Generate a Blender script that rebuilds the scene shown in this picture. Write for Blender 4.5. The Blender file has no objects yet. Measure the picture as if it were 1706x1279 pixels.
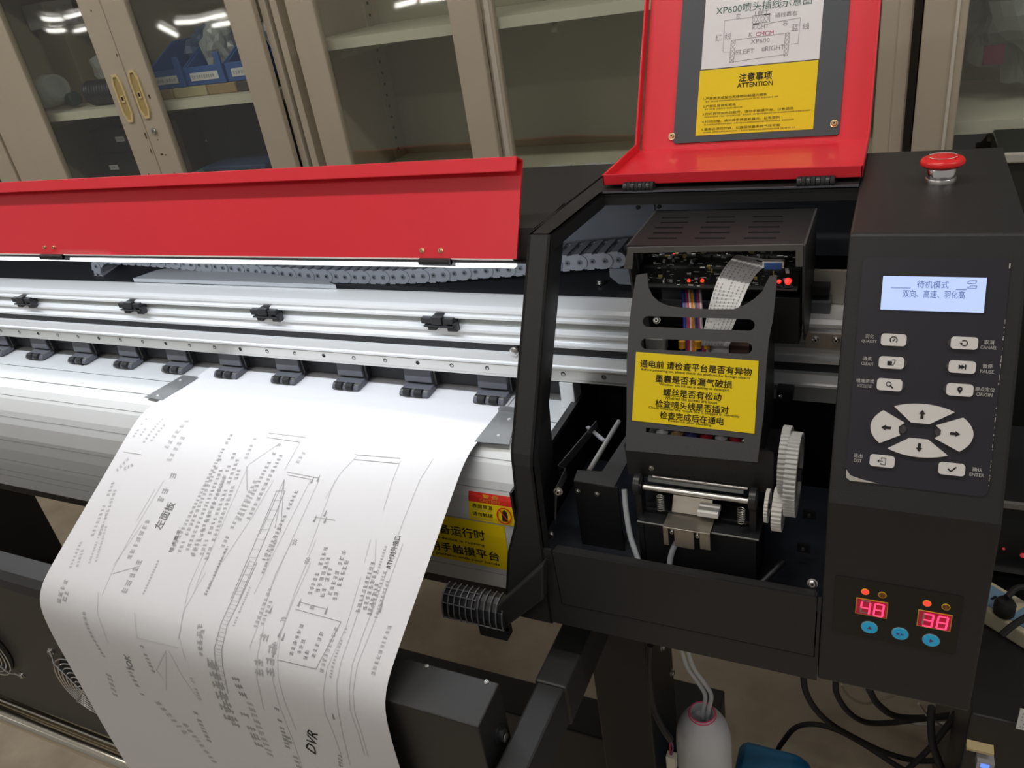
import bpy, math, random
from mathutils import Vector, Matrix
random.seed(7)
SC = bpy.context.scene
COL = SC.collection

# ------------------------------------------------------------------ camera
F_PX, CX, CY = 1302.3, 853.0, 639.5
CAM_R = ((0.90331715, 0.40326613, -0.1462688), (0.07710916, -0.48806341, -0.86939536), (-0.42198615, 0.77406107, -0.47197156))
CAM_P = Vector((0.0, 0.0, 1.45))
cam_d = bpy.data.cameras.new('camera')
cam = bpy.data.objects.new('camera', cam_d)
COL.objects.link(cam)
cam_d.sensor_width = 36.0
cam_d.sensor_fit = 'HORIZONTAL'
cam_d.lens = 36.0 * F_PX / 1706.0
cam_d.clip_start = 0.02
r0, r1, r2 = CAM_R
cam.matrix_world = Matrix(((r0[0], -r1[0], -r2[0], 0.0), (r0[1], -r1[1], -r2[1], 0.0), (r0[2], -r1[2], -r2[2], 1.45), (0, 0, 0, 1)))
SC.camera = cam

# ------------------------------------------------------------------ world, exposure
SC.view_settings.view_transform = 'Standard'
SC.view_settings.look = 'None'
SC.view_settings.gamma = 1.0
SC.view_settings.use_curve_mapping = False
SC.view_settings.exposure = 0.0
world = bpy.data.worlds.new('room_light')
SC.world = world
world.use_nodes = True
world.node_tree.nodes['Background'].inputs[0].default_value = (1.0, 0.96, 0.91, 1)
world.node_tree.nodes['Background'].inputs[1].default_value = 0.25


def area_light(name, loc, sx, sy, power, color, aim=(0, 0, -1)):
    d = bpy.data.lights.new(name, 'AREA')
    d.shape = 'RECTANGLE'
    d.size, d.size_y, d.energy, d.color = sx, sy, power, color
    o = bpy.data.objects.new(name, d)
    COL.objects.link(o)
    o.location = loc
    o.rotation_euler = Vector(aim).to_track_quat('-Z', 'Y').to_euler()
    return o


LAMPS = [(-0.5, 0.42, 9.0), (1.4, 0.42, 9.0), (-2.4, 0.42, 10.0), (-0.9, -1.4, 10.0)]       # ceiling tubes near the printer, the last an added front fill: x, y, watts
for lx, ly, lw in LAMPS:
    area_light('ceiling_tube_light', (lx, ly, 2.66), 1.2, 0.1, lw, (1.0, 0.94, 0.86))
# the LED strip under the front lip of the printer hood
area_light('led_strip_light', (-1.06, 0.700, 1.168), 1.46, 0.008, 2.4, (0.90, 0.95, 1.0), (0, 0.25, -1))

# ------------------------------------------------------------------ pixel -> place helpers


def ray(px, py):
    q = ((px - CX) / F_PX, (py - CY) / F_PX, 1.0)
    return Vector([sum(CAM_R[i][j] * q[i] for i in range(3)) for j in range(3)])


def at(px, py, X=None, Y=None, Z=None):
    d = ray(px, py)
    t = X / d.x if X is not None else (Y / d.y if Y is not None else (Z - 1.45) / d.z)
    return CAM_P + d * t


class Plane:
    """a plane with origin o and unit axes u, v; n = u x v"""
    def __init__(s, o, u, v):
        s.o, s.u, s.v = Vector(o), Vector(u).normalized(), Vector(v).normalized()
        s.n = s.u.cross(s.v).normalized()

    def __call__(s, a, b, h=0.0):
        return s.o + s.u * a + s.v * b + s.n * h

    def hit(s, px, py):
        d = ray(px, py)
        p = CAM_P + d * (s.n.dot(s.o - CAM_P) / s.n.dot(d)) - s.o
        return p.dot(s.u), p.dot(s.v)


def hit_profile(px, py, prof):
    """meet a surface swept along X from the (y, z) profile; returns x, arc length"""
    d = ray(px, py)
    best = None
    s0 = 0.0
    for (y0, z0), (y1, z1) in zip(prof, prof[1:]):
        ny, nz = -(z1 - z0), (y1 - y0)
        L = math.hypot(ny, nz)
        den = ny * d.y + nz * d.z
        if abs(den) > 1e-9:
            t = (ny * y0 + nz * (z0 - 1.45)) / den
            p = CAM_P + d * t
            a = ((p.y - y0) * (y1 - y0) + (p.z - z0) * (z1 - z0)) / L / L
            if -0.001 <= a <= 1.001 and t > 0 and (best is None or t < best[0]):
                best = (t, p.x, s0 + a * L)
        s0 += L
    return (best[1], best[2]) if best else None


def profile_at(prof, s):
    for i, ((y0, z0), (y1, z1)) in enumerate(zip(prof, prof[1:])):
        L = math.hypot(y1 - y0, z1 - z0)
        if s <= L or i == len(prof) - 2:
            a = s / L
            return y0 + a * (y1 - y0), z0 + a * (z1 - z0), (-(z1 - z0) / L, (y1 - y0) / L)
        s -= L


# ------------------------------------------------------------------ materials
MATS = {}


def mat(name, color=(0.5, 0.5, 0.5), rough=0.5, metal=0.0, emit=None, estr=0.0, noise=0.0, nscale=40.0, bump=0.0, trans=0.0, alpha=1.0, spec=0.5, ior=1.45, coat=0.0):
    if name in MATS:
        return MATS[name]
    m = bpy.data.materials.new(name)
    MATS[name] = m
    m.use_nodes = True
    nt = m.node_tree
    b = nt.nodes['Principled BSDF']
    b.inputs['Base Color'].default_value = (*color, 1)
    b.inputs['Roughness'].default_value = rough
    b.inputs['Metallic'].default_value = metal
    b.inputs['IOR'].default_value = ior
    b.inputs['Specular IOR Level'].default_value = spec
    b.inputs['Transmission Weight'].default_value = trans
    b.inputs['Alpha'].default_value = alpha
    b.inputs['Coat Weight'].default_value = coat
    if emit:
        b.inputs['Emission Color'].default_value = (*emit, 1)
        b.inputs['Emission Strength'].default_value = estr
    if noise or bump:
        tc = nt.nodes.new('ShaderNodeTexCoord')
        n = nt.nodes.new('ShaderNodeTexNoise')
        n.inputs['Scale'].default_value = nscale
        n.inputs['Detail'].default_value = 5
        nt.links.new(tc.outputs['Object'], n.inputs['Vector'])
        if noise:
            mx = nt.nodes.new('ShaderNodeMix')
            mx.data_type = 'RGBA'
            mx.inputs[6].default_value = (*[c * (1 - noise) for c in color], 1)
            mx.inputs[7].default_value = (*[min(1, c * (1 + noise)) for c in color], 1)
            nt.links.new(n.outputs['Fac'], mx.inputs[0])
            nt.links.new(mx.outputs[2], b.inputs['Base Color'])
        if bump:
            bp = nt.nodes.new('ShaderNodeBump')
            bp.inputs['Strength'].default_value = bump
            bp.inputs['Distance'].default_value = 0.001
            n2 = nt.nodes.new('ShaderNodeTexNoise')
            n2.inputs['Scale'].default_value = 1400
            nt.links.new(tc.outputs['Object'], n2.inputs['Vector'])
            nt.links.new(n2.outputs['Fac'], bp.inputs['Height'])
            nt.links.new(bp.outputs['Normal'], b.inputs['Normal'])
    return m


def pane_mat(name, tint, gloss, tilt):
    """thin window pane: see-through with a mirror share; slightly warped so it mirrors the room tilted"""
    m = bpy.data.materials.new(name)
    m.use_nodes = True
    nt = m.node_tree
    nt.nodes.clear()
    out = nt.nodes.new('ShaderNodeOutputMaterial')
    tr = nt.nodes.new('ShaderNodeBsdfTransparent')
    tr.inputs[0].default_value = (*tint, 1)
    gl = nt.nodes.new('ShaderNodeBsdfGlossy')
    gl.inputs['Roughness'].default_value = 0.03
    mx = nt.nodes.new('ShaderNodeMixShader')
    mx.inputs[0].default_value = gloss
    tc = nt.nodes.new('ShaderNodeTexCoord')
    nz = nt.nodes.new('ShaderNodeTexNoise')
    nz.inputs['Scale'].default_value = 2.2
    nt.links.new(tc.outputs['Object'], nz.inputs['Vector'])
    sub = nt.nodes.new('ShaderNodeVectorMath')
    sub.operation = 'SUBTRACT'
    sub.inputs[1].default_value = (0.5, 0.5, 0.5)
    nt.links.new(nz.outputs['Color'], sub.inputs[0])
    sc = nt.nodes.new('ShaderNodeVectorMath')
    sc.operation = 'MULTIPLY'
    sc.inputs[1].default_value = (0.045, 0.0, 0.045)
    nt.links.new(sub.outputs[0], sc.inputs[0])
    ad = nt.nodes.new('ShaderNodeVectorMath')
    ad.operation = 'ADD'
    ad.inputs[1].default_value = (0.0, -1.0, tilt)
    nt.links.new(sc.outputs[0], ad.inputs[0])
    nm = nt.nodes.new('ShaderNodeVectorMath')
    nm.operation = 'NORMALIZE'
    nt.links.new(ad.outputs[0], nm.inputs[0])
    nt.links.new(nm.outputs[0], gl.inputs['Normal'])
    nt.links.new(tr.outputs[0], mx.inputs[1])
    nt.links.new(gl.outputs[0], mx.inputs[2])
    nt.links.new(mx.outputs[0], out.inputs[0])
    return m


BLACK = mat('black_powder_coat', (0.019, 0.019, 0.020), 0.42, bump=0.25)
BLACK_IN = mat('black_inside_paint', (0.012, 0.012, 0.014), 0.5)
BLACK_PLASTIC = mat('black_plastic', (0.018, 0.018, 0.02), 0.35)
RUBBER = mat('black_rubber', (0.014, 0.014, 0.015), 0.7)
RED = mat('red_paint', (0.74, 0.020, 0.036), 0.42, noise=0.06, nscale=5, coat=0.15)
GREY_WALL = mat('grey_painted_steel', (0.13, 0.14, 0.16), 0.5, noise=0.15, nscale=18)
ALU = mat('brushed_aluminium', (0.74, 0.75, 0.76), 0.36, metal=0.45)
ALU_PLATE = mat('satin_white_aluminium', (0.69, 0.71, 0.72), 0.42, metal=0.25, noise=0.04, nscale=8)
ALU_DULL = mat('dull_aluminium', (0.42, 0.44, 0.43), 0.5, metal=0.5)
CHROME = mat('chrome', (0.85, 0.85, 0.85), 0.12, metal=1.0)
STEEL = mat('steel', (0.55, 0.54, 0.52), 0.3, metal=1.0)
BRASS = mat('yellowed_steel', (0.70, 0.52, 0.30), 0.3, metal=1.0)
SLOT = mat('groove_shadow_black', (0.01, 0.01, 0.01), 0.8)
GREY_PLASTIC = mat('blue_grey_plastic', (0.10, 0.104, 0.122), 0.42)
CHAIN_M = mat('grey_chain_plastic', (0.19, 0.20, 0.225), 0.45)
WHITE_PL = mat('white_plastic', (0.78, 0.77, 0.74), 0.4)
INK = mat('black_print', (0.012, 0.012, 0.012), 0.6)
INK_GREY = mat('grey_print', (0.30, 0.30, 0.31), 0.7)
INK_LIGHT = mat('pale_grey_print', (0.52, 0.52, 0.53), 0.7)
YELLOW = mat('yellow_sticker', (0.82, 0.61, 0.006), 0.28)
RED_ST = mat('red_sticker', (0.72, 0.03, 0.02), 0.35)
WHITE_ST = mat('white_sticker', (0.74, 0.74, 0.76), 0.35)
GREEN_INK = mat('dark_green_print', (0.06, 0.14, 0.11), 0.5)
MAROON = mat('magenta_print', (0.45, 0.08, 0.16), 0.5)
PAPER = mat('white_plotter_paper', (0.70, 0.70, 0.73), 0.6)
LED_RED = mat('red_led', (0.8, 0.05, 0.05), 0.3, emit=(1.0, 0.02, 0.015), estr=2.2)
LED_WHITE = mat('white_led_strip', (0.9, 0.9, 0.9), 0.3, emit=(0.93, 0.97, 1.0), estr=3.0)
LCD = mat('lit_lcd', (0.5, 0.6, 0.9), 0.3, emit=(0.44, 0.59, 0.98), estr=0.52)
LCD_INK = mat('lcd_pixels', (0.06, 0.10, 0.26), 0.5, emit=(0.20, 0.28, 0.55), estr=0.30)
SEG = mat('red_segment_light', (0.8, 0.05, 0.1), 0.4, emit=(1.0, 0.05, 0.16), estr=1.4)
SEG_BG = mat('dim_red_window', (0.16, 0.01, 0.02), 0.3, emit=(0.55, 0.01, 0.05), estr=0.35)
SEG_OFF = mat('unlit_segment', (0.30, 0.24, 0.22), 0.5)
YEL_LINE = mat('yellow_outline', (0.75, 0.48, 0.02), 0.5)
BLUE_BTN = mat('blue_button_print', (0.03, 0.55, 1.0), 0.4)
CABINET = mat('beige_cabinet_paint', (0.46, 0.40, 0.31), 0.42, noise=0.07, nscale=6)
CABINET_IN = mat('dull_olive_cabinet_inside', (0.42, 0.385, 0.28), 0.6, noise=0.12, nscale=7)
CREAM = mat('cream_plastic', (0.66, 0.54, 0.28), 0.45)
BLUE_PL = mat('blue_plastic', (0.05, 0.13, 0.40), 0.4)
CLEAR = mat('clear_plastic', (0.75, 0.80, 0.80), 0.15, alpha=0.38)
TUBE_CLEAR = mat('clear_tube', (0.62, 0.66, 0.70), 0.15, alpha=0.55)
MILK = mat('milky_plastic', (0.62, 0.63, 0.66), 0.4, noise=0.08, nscale=14)
CARD = mat('brown_cardboard', (0.34, 0.24, 0.13), 0.8)


# ------------------------------------------------------------------ mesh builder
ORIGIN = {}


class MB:
    def __init__(s):
        s.v, s.f, s.m, s.mats = [], [], [], []

    def mi(s, m):
        if m not in s.mats:
            s.mats.append(m)
        return s.mats.index(m)

    def add(s, vs, fs, m):
        b = len(s.v)
        k = s.mi(m)
        s.v += [tuple(v) for v in vs]
        for f in fs:
            s.f.append(tuple(i + b for i in f))
            s.m.append(k)
        return s

    def box(s, x0, x1, y0, y1, z0, z1, m):
        vs = [(x, y, z) for x in (x0, x1) for y in (y0, y1) for z in (z0, z1)]
        return s.add(vs, [(0, 1, 3, 2), (4, 6, 7, 5), (0, 4, 5, 1), (2, 3, 7, 6), (0, 2, 6, 4), (1, 5, 7, 3)], m)

    def pbox(s, P, a0, a1, b0, b1, h0, h1, m):
        """box in a plane's own axes"""
        vs = [P(a, b, h) for a in (a0, a1) for b in (b0, b1) for h in (h0, h1)]
        return s.add(vs, [(0, 1, 3, 2), (4, 6, 7, 5), (0, 4, 5, 1), (2, 3, 7, 6), (0, 2, 6, 4), (1, 5, 7, 3)], m)

    def prism(s, P, poly, h0, h1, m):
        n = len(poly)
        vs = [P(a, b, h0) for a, b in poly] + [P(a, b, h1) for a, b in poly]
        fs = [tuple(range(n - 1, -1, -1)), tuple(range(n, 2 * n))] + [(i, (i + 1) % n, n + (i + 1) % n, n + i) for i in range(n)]
        return s.add(vs, fs, m)

    def plate(s, P, loops, h0, h1, m):
        """flat plate with holes: first loop outline, others holes"""
        vs, fs = fill_loops(tuple(tuple((round(a, 6), round(b, 6)) for a, b in l) for l in loops))
        n = len(vs)
        s.add([P(a, b, h1) for a, b in vs], fs, m)
        s.add([P(a, b, h0) for a, b in vs], [tuple(reversed(f)) for f in fs], m)
        for l in loops:
            k = len(l)
            s.add([P(a, b, h0) for a, b in l] + [P(a, b, h1) for a, b in l], [(i, (i + 1) % k, k + (i + 1) % k, k + i) for i in range(k)], m)
        return s

    def sweep_x(s, prof, x0, x1, m, close=True):
        """(y, z) outline pushed along X"""
        n = len(prof)
        vs = [(x0, y, z) for y, z in prof] + [(x1, y, z) for y, z in prof]
        fs = [(i, (i + 1) % n, n + (i + 1) % n, n + i) for i in range(n if close else n - 1)]
        if close:
            fs += [tuple(range(n - 1, -1, -1)), tuple(range(n, 2 * n))]
        return s.add(vs, fs, m)

    def shell_x(s, prof, x0, x1, t, m):
        """open (y, z) line pushed along X with thickness t to its left side"""
        out = []
        n = len(prof)
        for i in range(n):
            a, b = prof[max(i - 1, 0)], prof[min(i + 1, n - 1)]
            L = math.hypot(b[0] - a[0], b[1] - a[1])
            out.append((prof[i][0] + (b[1] - a[1]) / L * t, prof[i][1] - (b[0] - a[0]) / L * t))
        for i in range(n - 1):
            s.sweep_x([prof[i], prof[i + 1], out[i + 1], out[i]], x0, x1, m)
        return s

    def tube(s, pts, r, m, n=10, caps=True):
        pts = [Vector(p) for p in pts]
        rs = r if isinstance(r, (list, tuple)) else [r] * len(pts)
        ref = None
        vs, fs = [], []
        for i, p in enumerate(pts):
            t = (pts[min(i + 1, len(pts) - 1)] - pts[max(i - 1, 0)]).normalized()
            if ref is None:
                ref = t.orthogonal().normalized()
            ref = (ref - t * ref.dot(t)).normalized()
            b = t.cross(ref)
            for k in range(n):
                a = 2 * math.pi * k / n
                vs.append(p + (ref * math.cos(a) + b * math.sin(a)) * rs[i])
        for i in range(len(pts) - 1):
            for k in range(n):
                fs.append((i * n + k, i * n + (k + 1) % n, (i + 1) * n + (k + 1) % n, (i + 1) * n + k))
        if caps:
            fs += [tuple(range(n - 1, -1, -1)), tuple(range(len(vs) - n, len(vs)))]
        return s.add(vs, fs, m)

    def cyl(s, p0, p1, r, m, n=20, r1=None):
        return s.tube([p0, p1], [r, r if r1 is None else r1], m, n)

    def lathe(s, c, axis, rh, m, n=24):
        """rings (radius, height) turned about axis through c"""
        ax = Vector(axis).normalized()
        u = ax.orthogonal().normalized()
        w = ax.cross(u)
        c = Vector(c)
        vs, fs = [], []
        for r, h in rh:
            for k in range(n):
                a = 2 * math.pi * k / n
                vs.append(c + ax * h + (u * math.cos(a) + w * math.sin(a)) * r)
        for i in range(len(rh) - 1):
            for k in range(n):
                fs.append((i * n + k, i * n + (k + 1) % n, (i + 1) * n + (k + 1) % n, (i + 1) * n + k))
        fs += [tuple(range(n - 1, -1, -1)), tuple(range(len(vs) - n, len(vs)))]
        return s.add(vs, fs, m)

    def ball(s, c, r, m, n=10):
        return s.lathe(c, (0, 0, 1), [(r * math.sin(math.pi * (k + .02) / n * .996), -r * math.cos(math.pi * k / n)) for k in range(n + 1)], m, n * 2)

    def ribbon(s, left, right, m, t=0.0008):
        """strip between two 3-D lines"""
        n = len(left)
        l, r = [Vector(p) for p in left], [Vector(p) for p in right]
        vs = []
        for i in range(n):
            tg = (l[min(i + 1, n - 1)] - l[max(i - 1, 0)])
            nn = tg.cross(r[i] - l[i]).normalized() * t
            vs += [l[i], r[i], r[i] + nn, l[i] + nn]
        fs = []
        for i in range(n - 1):
            for k in range(4):
                fs.append((4 * i + k, 4 * i + (k + 1) % 4, 4 * i + 4 + (k + 1) % 4, 4 * i + 4 + k))
        fs += [(3, 2, 1, 0), (4 * n - 4, 4 * n - 3, 4 * n - 2, 4 * n - 1)]
        return s.add(vs, fs, m)

    def build(s, name, parent=None, smooth=False, bevel=0.0, label=None, cat=None, group=None, kind=None, base=False):
        me = bpy.data.meshes.new(name)
        lo = [min(v[i] for v in s.v) for i in range(3)]
        hi = [max(v[i] for v in s.v) for i in range(3)]
        c = Vector([(a + b) / 2 for a, b in zip(lo, hi)])
        if base:
            c.z = lo[2]
        me.from_pydata([tuple(Vector(v) - c) for v in s.v], [], s.f)
        for m in s.mats:
            me.materials.append(m)
        me.polygons.foreach_set('material_index', s.m)
        me.validate()
        o = bpy.data.objects.new(name, me)
        COL.objects.link(o)
        ORIGIN[o] = c
        if parent is not None:
            o.parent = parent
            o.location = c - ORIGIN[parent]
        else:
            o.location = c
        if smooth:
            me.polygons.foreach_set('use_smooth', [True] * len(me.polygons))
            me.update()
            try:
                me.set_sharp_from_angle(angle=math.radians(40))
            except Exception:
                pass
        me.update()
        if bevel:
            b = o.modifiers.new('edge', 'BEVEL')
            b.width = bevel
            b.segments = 2
            b.limit_method = 'ANGLE'
            b.angle_limit = math.radians(40)
        tag(o, label, cat, group, kind)
        return o


def tag(o, label=None, cat=None, group=None, kind=None):
    for k, v in (('label', label), ('category', cat), ('group', group), ('kind', kind)):
        if v:
            o[k] = v
    return o


def empty(name, loc, label=None, cat=None, group=None):
    o = bpy.data.objects.new(name, None)
    o.empty_display_size = 0.05
    COL.objects.link(o)
    o.location = loc
    ORIGIN[o] = Vector(loc)
    return tag(o, label, cat, group)


def dup(src, shift, parent=None, label=None):
    """copy a thing or part with everything under it, moved by shift"""
    c = src.copy()
    COL.objects.link(c)
    if parent is not None:
        c.parent = parent
    c.location = src.location + Vector(shift)
    ORIGIN[c] = ORIGIN[src] + Vector(shift)
    if label:
        c['label'] = label
    for ch in list(src.children):
        dup(ch, (0, 0, 0), c)
    return c


FILLS = {}


def fill_loops(loops):
    if loops in FILLS:
        return FILLS[loops]
    cu = bpy.data.curves.new('fill', 'CURVE')
    cu.dimensions = '2D'
    cu.fill_mode = 'BOTH'
    for l in loops:
        sp = cu.splines.new('POLY')
        sp.points.add(len(l) - 1)
        for p, (a, b) in zip(sp.points, l):
            p.co = (a, b, 0, 1)
        sp.use_cyclic_u = True
    FILLS[loops] = curve_to_faces(cu)
    return FILLS[loops]


def curve_to_faces(cu):
    o = bpy.data.objects.new('tmp', cu)
    COL.objects.link(o)
    dg = bpy.context.evaluated_depsgraph_get()
    me = bpy.data.meshes.new_from_object(o.evaluated_get(dg))
    vs = [(v.co.x, v.co.y) for v in me.vertices]
    fs = []
    for p in me.polygons:
        f = tuple(p.vertices)
        a = sum(vs[f[i]][0] * vs[f[(i + 1) % len(f)]][1] - vs[f[(i + 1) % len(f)]][0] * vs[f[i]][1] for i in range(len(f)))
        fs.append(f if a > 0 else tuple(reversed(f)))
    bpy.data.objects.remove(o)
    bpy.data.meshes.remove(me)
    bpy.data.curves.remove(cu)
    return vs, fs


TEXTS = {}


def text_faces(st):
    k = st
    if k not in TEXTS:
        cu = bpy.data.curves.new('txt', 'FONT')
        cu.body = st
        cu.resolution_u = 2
        cu.offset = 0.0
        vs, fs = curve_to_faces(cu)
        if not vs:
            vs, fs = [(0, 0), (1, 0), (1, 1)], [(0, 1, 2)]
        x0, x1 = min(v[0] for v in vs), max(v[0] for v in vs)
        y0, y1 = min(v[1] for v in vs), max(v[1] for v in vs)
        TEXTS[k] = ([(a - (x0 + x1) / 2, b - (y0 + y1) / 2) for a, b in vs], fs, x1 - x0, y1 - y0)
    return TEXTS[k]


class Art:
    """print on a surface: every mark is laid on with a tiny lift; mp(a, b, lift) gives the place"""
    def __init__(s, mb, mp, lift=0.0003):
        s.mb, s.mp, s.lift = mb, mp, lift

    def poly(s, pts, m, up=0):
        s.mb.add([s.mp(a, b, s.lift * (1 + up)) for a, b in pts], [tuple(range(len(pts)))], m)

    def rect(s, a0, b0, a1, b1, m, up=0):
        s.poly([(a0, b0), (a1, b0), (a1, b1), (a0, b1)], m, up)

    def line(s, p, q, w, m, up=0, steps=1):
        d = (q[0] - p[0], q[1] - p[1])
        L = math.hypot(*d) or 1e-9
        n = (-d[1] / L * w / 2, d[0] / L * w / 2)
        for i in range(steps):
            t0, t1 = i / steps, (i + 1) / steps
            a = (p[0] + d[0] * t0, p[1] + d[1] * t0)
            b = (p[0] + d[0] * t1, p[1] + d[1] * t1)
            s.poly([(a[0] - n[0], a[1] - n[1]), (b[0] - n[0], b[1] - n[1]), (b[0] + n[0], b[1] + n[1]), (a[0] + n[0], a[1] + n[1])], m, up)

    def path(s, pts, w, m, up=0, steps=1):
        for p, q in zip(pts, pts[1:]):
            s.line(p, q, w, m, up, steps)

    def ring(s, c, r, w, m, up=0, n=24, a0=0.0, a1=360.0, ry=None):
        ry = ry or r
        P = [(c[0] + math.cos(math.radians(a0 + (a1 - a0) * k / n)) * r, c[1] + math.sin(math.radians(a0 + (a1 - a0) * k / n)) * ry) for k in range(n + 1)]
        s.path(P, w, m, up)

    def disc(s, c, r, m, up=0, n=24, ry=None):
        ry = ry or r
        s.poly([(c[0] + math.cos(2 * math.pi * k / n) * r, c[1] + math.sin(2 * math.pi * k / n) * ry) for k in range(n)], m, up)

    def text(s, st, c, h, m, w=None, rot=0.0, up=0, bold=0.0, align='c', shear=0.0):
        vs, fs, tw, th = text_faces(st)
        sy = h / th
        sx = w / tw if w else sy
        off = 0.0 if align == 'c' else (tw * sx / 2 if align == 'l' else -tw * sx / 2)
        cr, sr = math.cos(rot), math.sin(rot)
        e = bold * sx
        for ox, oy in (((-e, 0), (e, 0), (0, e), (0, -e)) if bold else ((0, 0),)):
            P = []
            for a, b in vs:
                a, b = a * sx + off + shear * b * sy + ox, b * sy + oy
                P.append(s.mp(c[0] + a * cr - b * sr, c[1] + a * sr + b * cr, s.lift * (1 + up)))
            s.mb.add(P, fs, m)

    def scribble(s, p, q, h, m, up=0, gap=0.3):
        """a line of print too small to read: little strokes from p to q"""
        d = (q[0] - p[0], q[1] - p[1])
        L = math.hypot(*d)
        u = (d[0] / L, d[1] / L)
        n = (-u[1], u[0])
        x = 0.0
        while x < L - h * 0.5:
            w = h * random.uniform(0.5, 0.9)
            if random.random() > 0.08:
                bars = [(x, x + w * random.uniform(0.6, 1.0), h * (k / 3 - 0.45), h * (k / 3 - 0.45) + h * 0.13) for k in range(3)]
                xv = x + w * random.uniform(0.1, 0.7)
                bars.append((xv, xv + h * 0.13, -h * 0.45, h * 0.45))
                for xa, xb, y, y1 in bars:
                    s.poly([(p[0] + u[0] * a + n[0] * b, p[1] + u[1] * a + n[1] * b) for a, b in ((xa, y), (xb, y), (xb, y1), (xa, y1))], m, up)
            x += w + h * gap


def lin(a, b, t):
    return a + (b - a) * t


def spline(pts, n=8):
    """smooth line through the points"""
    P = [Vector(p) for p in pts]
    P = [P[0] * 2 - P[1]] + P + [P[-1] * 2 - P[-2]]
    out = []
    for i in range(1, len(P) - 2):
        a, b, c, d = P[i - 1:i + 3]
        for k in range(n):
            t = k / n
            out.append(((b * 2) + (c - a) * t + (a * 2 - b * 5 + c * 4 - d) * t * t + (b * 3 - a - c * 3 + d) * t ** 3) / 2)
    out.append(P[-2])
    return out


def screw(c, axis, r, parent, m=None, name='screw'):
    b = MB()
    c, ax = Vector(c), Vector(axis).normalized()
    b.lathe(c, ax, [(r * 1.35, 0), (r * 1.35, r * .25), (r, r * .3), (r, r * .8), (r * .75, r * 1.05)], m or STEEL, 14)
    b.lathe(c + ax * r * 1.055, ax, [(r * .4, 0), (r * .35, r * .02)], SLOT, 6)
    return b.build(name, parent, smooth=True)


def rrect(a0, b0, a1, b1, r, n=5):
    out = []
    for cx, cy, s in ((a1 - r, b0 + r, -90), (a1 - r, b1 - r, 0), (a0 + r, b1 - r, 90), (a0 + r, b0 + r, 180)):
        for k in range(n + 1):
            t = math.radians(s + 90 * k / n)
            out.append((cx + r * math.cos(t), cy + r * math.sin(t)))
    return out

# ================================================================== ROOM
WOOD = mat('unused_floor_paint', (0.29, 0.235, 0.17), 0.5)


def floor_mat():
    m = mat('worn_concrete_floor', (0.30, 0.25, 0.185), 0.45)
    nt = m.node_tree
    b = nt.nodes['Principled BSDF']
    tc = nt.nodes.new('ShaderNodeTexCoord')
    n = nt.nodes.new('ShaderNodeTexNoise')
    n.inputs['Scale'].default_value = 3.5
    n.inputs['Detail'].default_value = 8
    n.inputs['Roughness'].default_value = 0.62
    r = nt.nodes.new('ShaderNodeValToRGB')
    r.color_ramp.elements[0].position = 0.32
    r.color_ramp.elements[0].color = (0.33, 0.275, 0.20, 1)
    r.color_ramp.elements[1].position = 0.68
    r.color_ramp.elements[1].color = (0.55, 0.475, 0.365, 1)
    nt.links.new(tc.outputs['Object'], n.inputs['Vector'])
    nt.links.new(n.outputs['Fac'], r.inputs['Fac'])
    nt.links.new(r.outputs['Color'], b.inputs['Base Color'])
    return m


MB().box(-7.0, 3.0, -5.0, 2.3, -0.05, 0.0, floor_mat()).build('floor', kind='structure')
MB().box(-7.0, 3.0, 2.2, 2.3, 0.0, 2.9, mat('dim_grey_wall_paint', (0.40, 0.38, 0.34), 0.8, noise=0.04, nscale=3)).build('wall_back', kind='structure')

# ================================================================== PRINTER
XL = -1.85                               # left end, outside the picture
PR = empty('wide_format_printer', (-0.85, 0.75, 0.0), 'black wide format printer with red flaps raised and a printed sheet on its platform', 'printer')

TILT = math.radians(26)
UP = Plane((0, 0.68, 1.21), (1, 0, 0), (0, math.sin(TILT), math.cos(TILT)))         # upper front panel
BEND_B = -0.205 / math.cos(TILT)
LP = Plane((0, 0.68 + BEND_B * math.sin(TILT), 1.005), (1, 0, 0), (0, 0.063, 1))      # lower front panel
TOP = Plane((0, 0.0, 1.21), (1, 0, 0), (0, 1, 0))
YB = LP.o.y

# ---- control box on the right
BX0, BX1 = -0.0305, 0.0978
b = MB()
prof = [(0.94, 1.21), (0.68, 1.21), (YB, 1.005), (0.567, 0.80), (0.94, 0.80)]
b.sweep_x(prof, BX0, BX1, BLACK)
ctrl = b.build('control_box', PR, bevel=0.0025)

# ---- keypad film with lcd window
KP_M = mat('keypad_film', (0.021, 0.020, 0.027), 0.38)
KP = [UP.hit(*q) for q in ((1440, 428), (1685, 430), (1645, 828), (1407, 800))]
kx0, kx1 = -0.0185, 0.0863
kt, kb = (KP[0][1] + KP[1][1]) / 2, (KP[2][1] + KP[3][1]) / 2
b = MB()
b.plate(UP, [rrect(kx0, kb, kx1, kt, 0.006)], 0.0, 0.0010, KP_M)
a = Art(b, UP, 0.0013)
wear = mat('worn_film_edge', (0.45, 0.42, 0.38), 0.7)
a.poly([(kx0 + 0.0002, kb + 0.010), (kx0 + 0.004, kb + 0.005), (kx0 + 0.013, kb + 0.0028), (kx0 + 0.026, kb + 0.0008), (kx0 + 0.004, kb + 0.0004), (kx0 + 0.0006, kb + 0.003)], wear)
for k in range(46):
    y = lin(kb + 0.006, kt - 0.03, random.random())
    w = random.uniform(0.0002, 0.0008)
    a.rect(kx1 - w, y, kx1 - 0.00005, y + random.uniform(0.0006, 0.002), wear)
a.rect(kx1 - 0.0012, kt - 0.008, kx1 - 0.0002, kt - 0.004, wear)
WH = mat('white_print', (0.70, 0.68, 0.66), 0.5)
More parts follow.
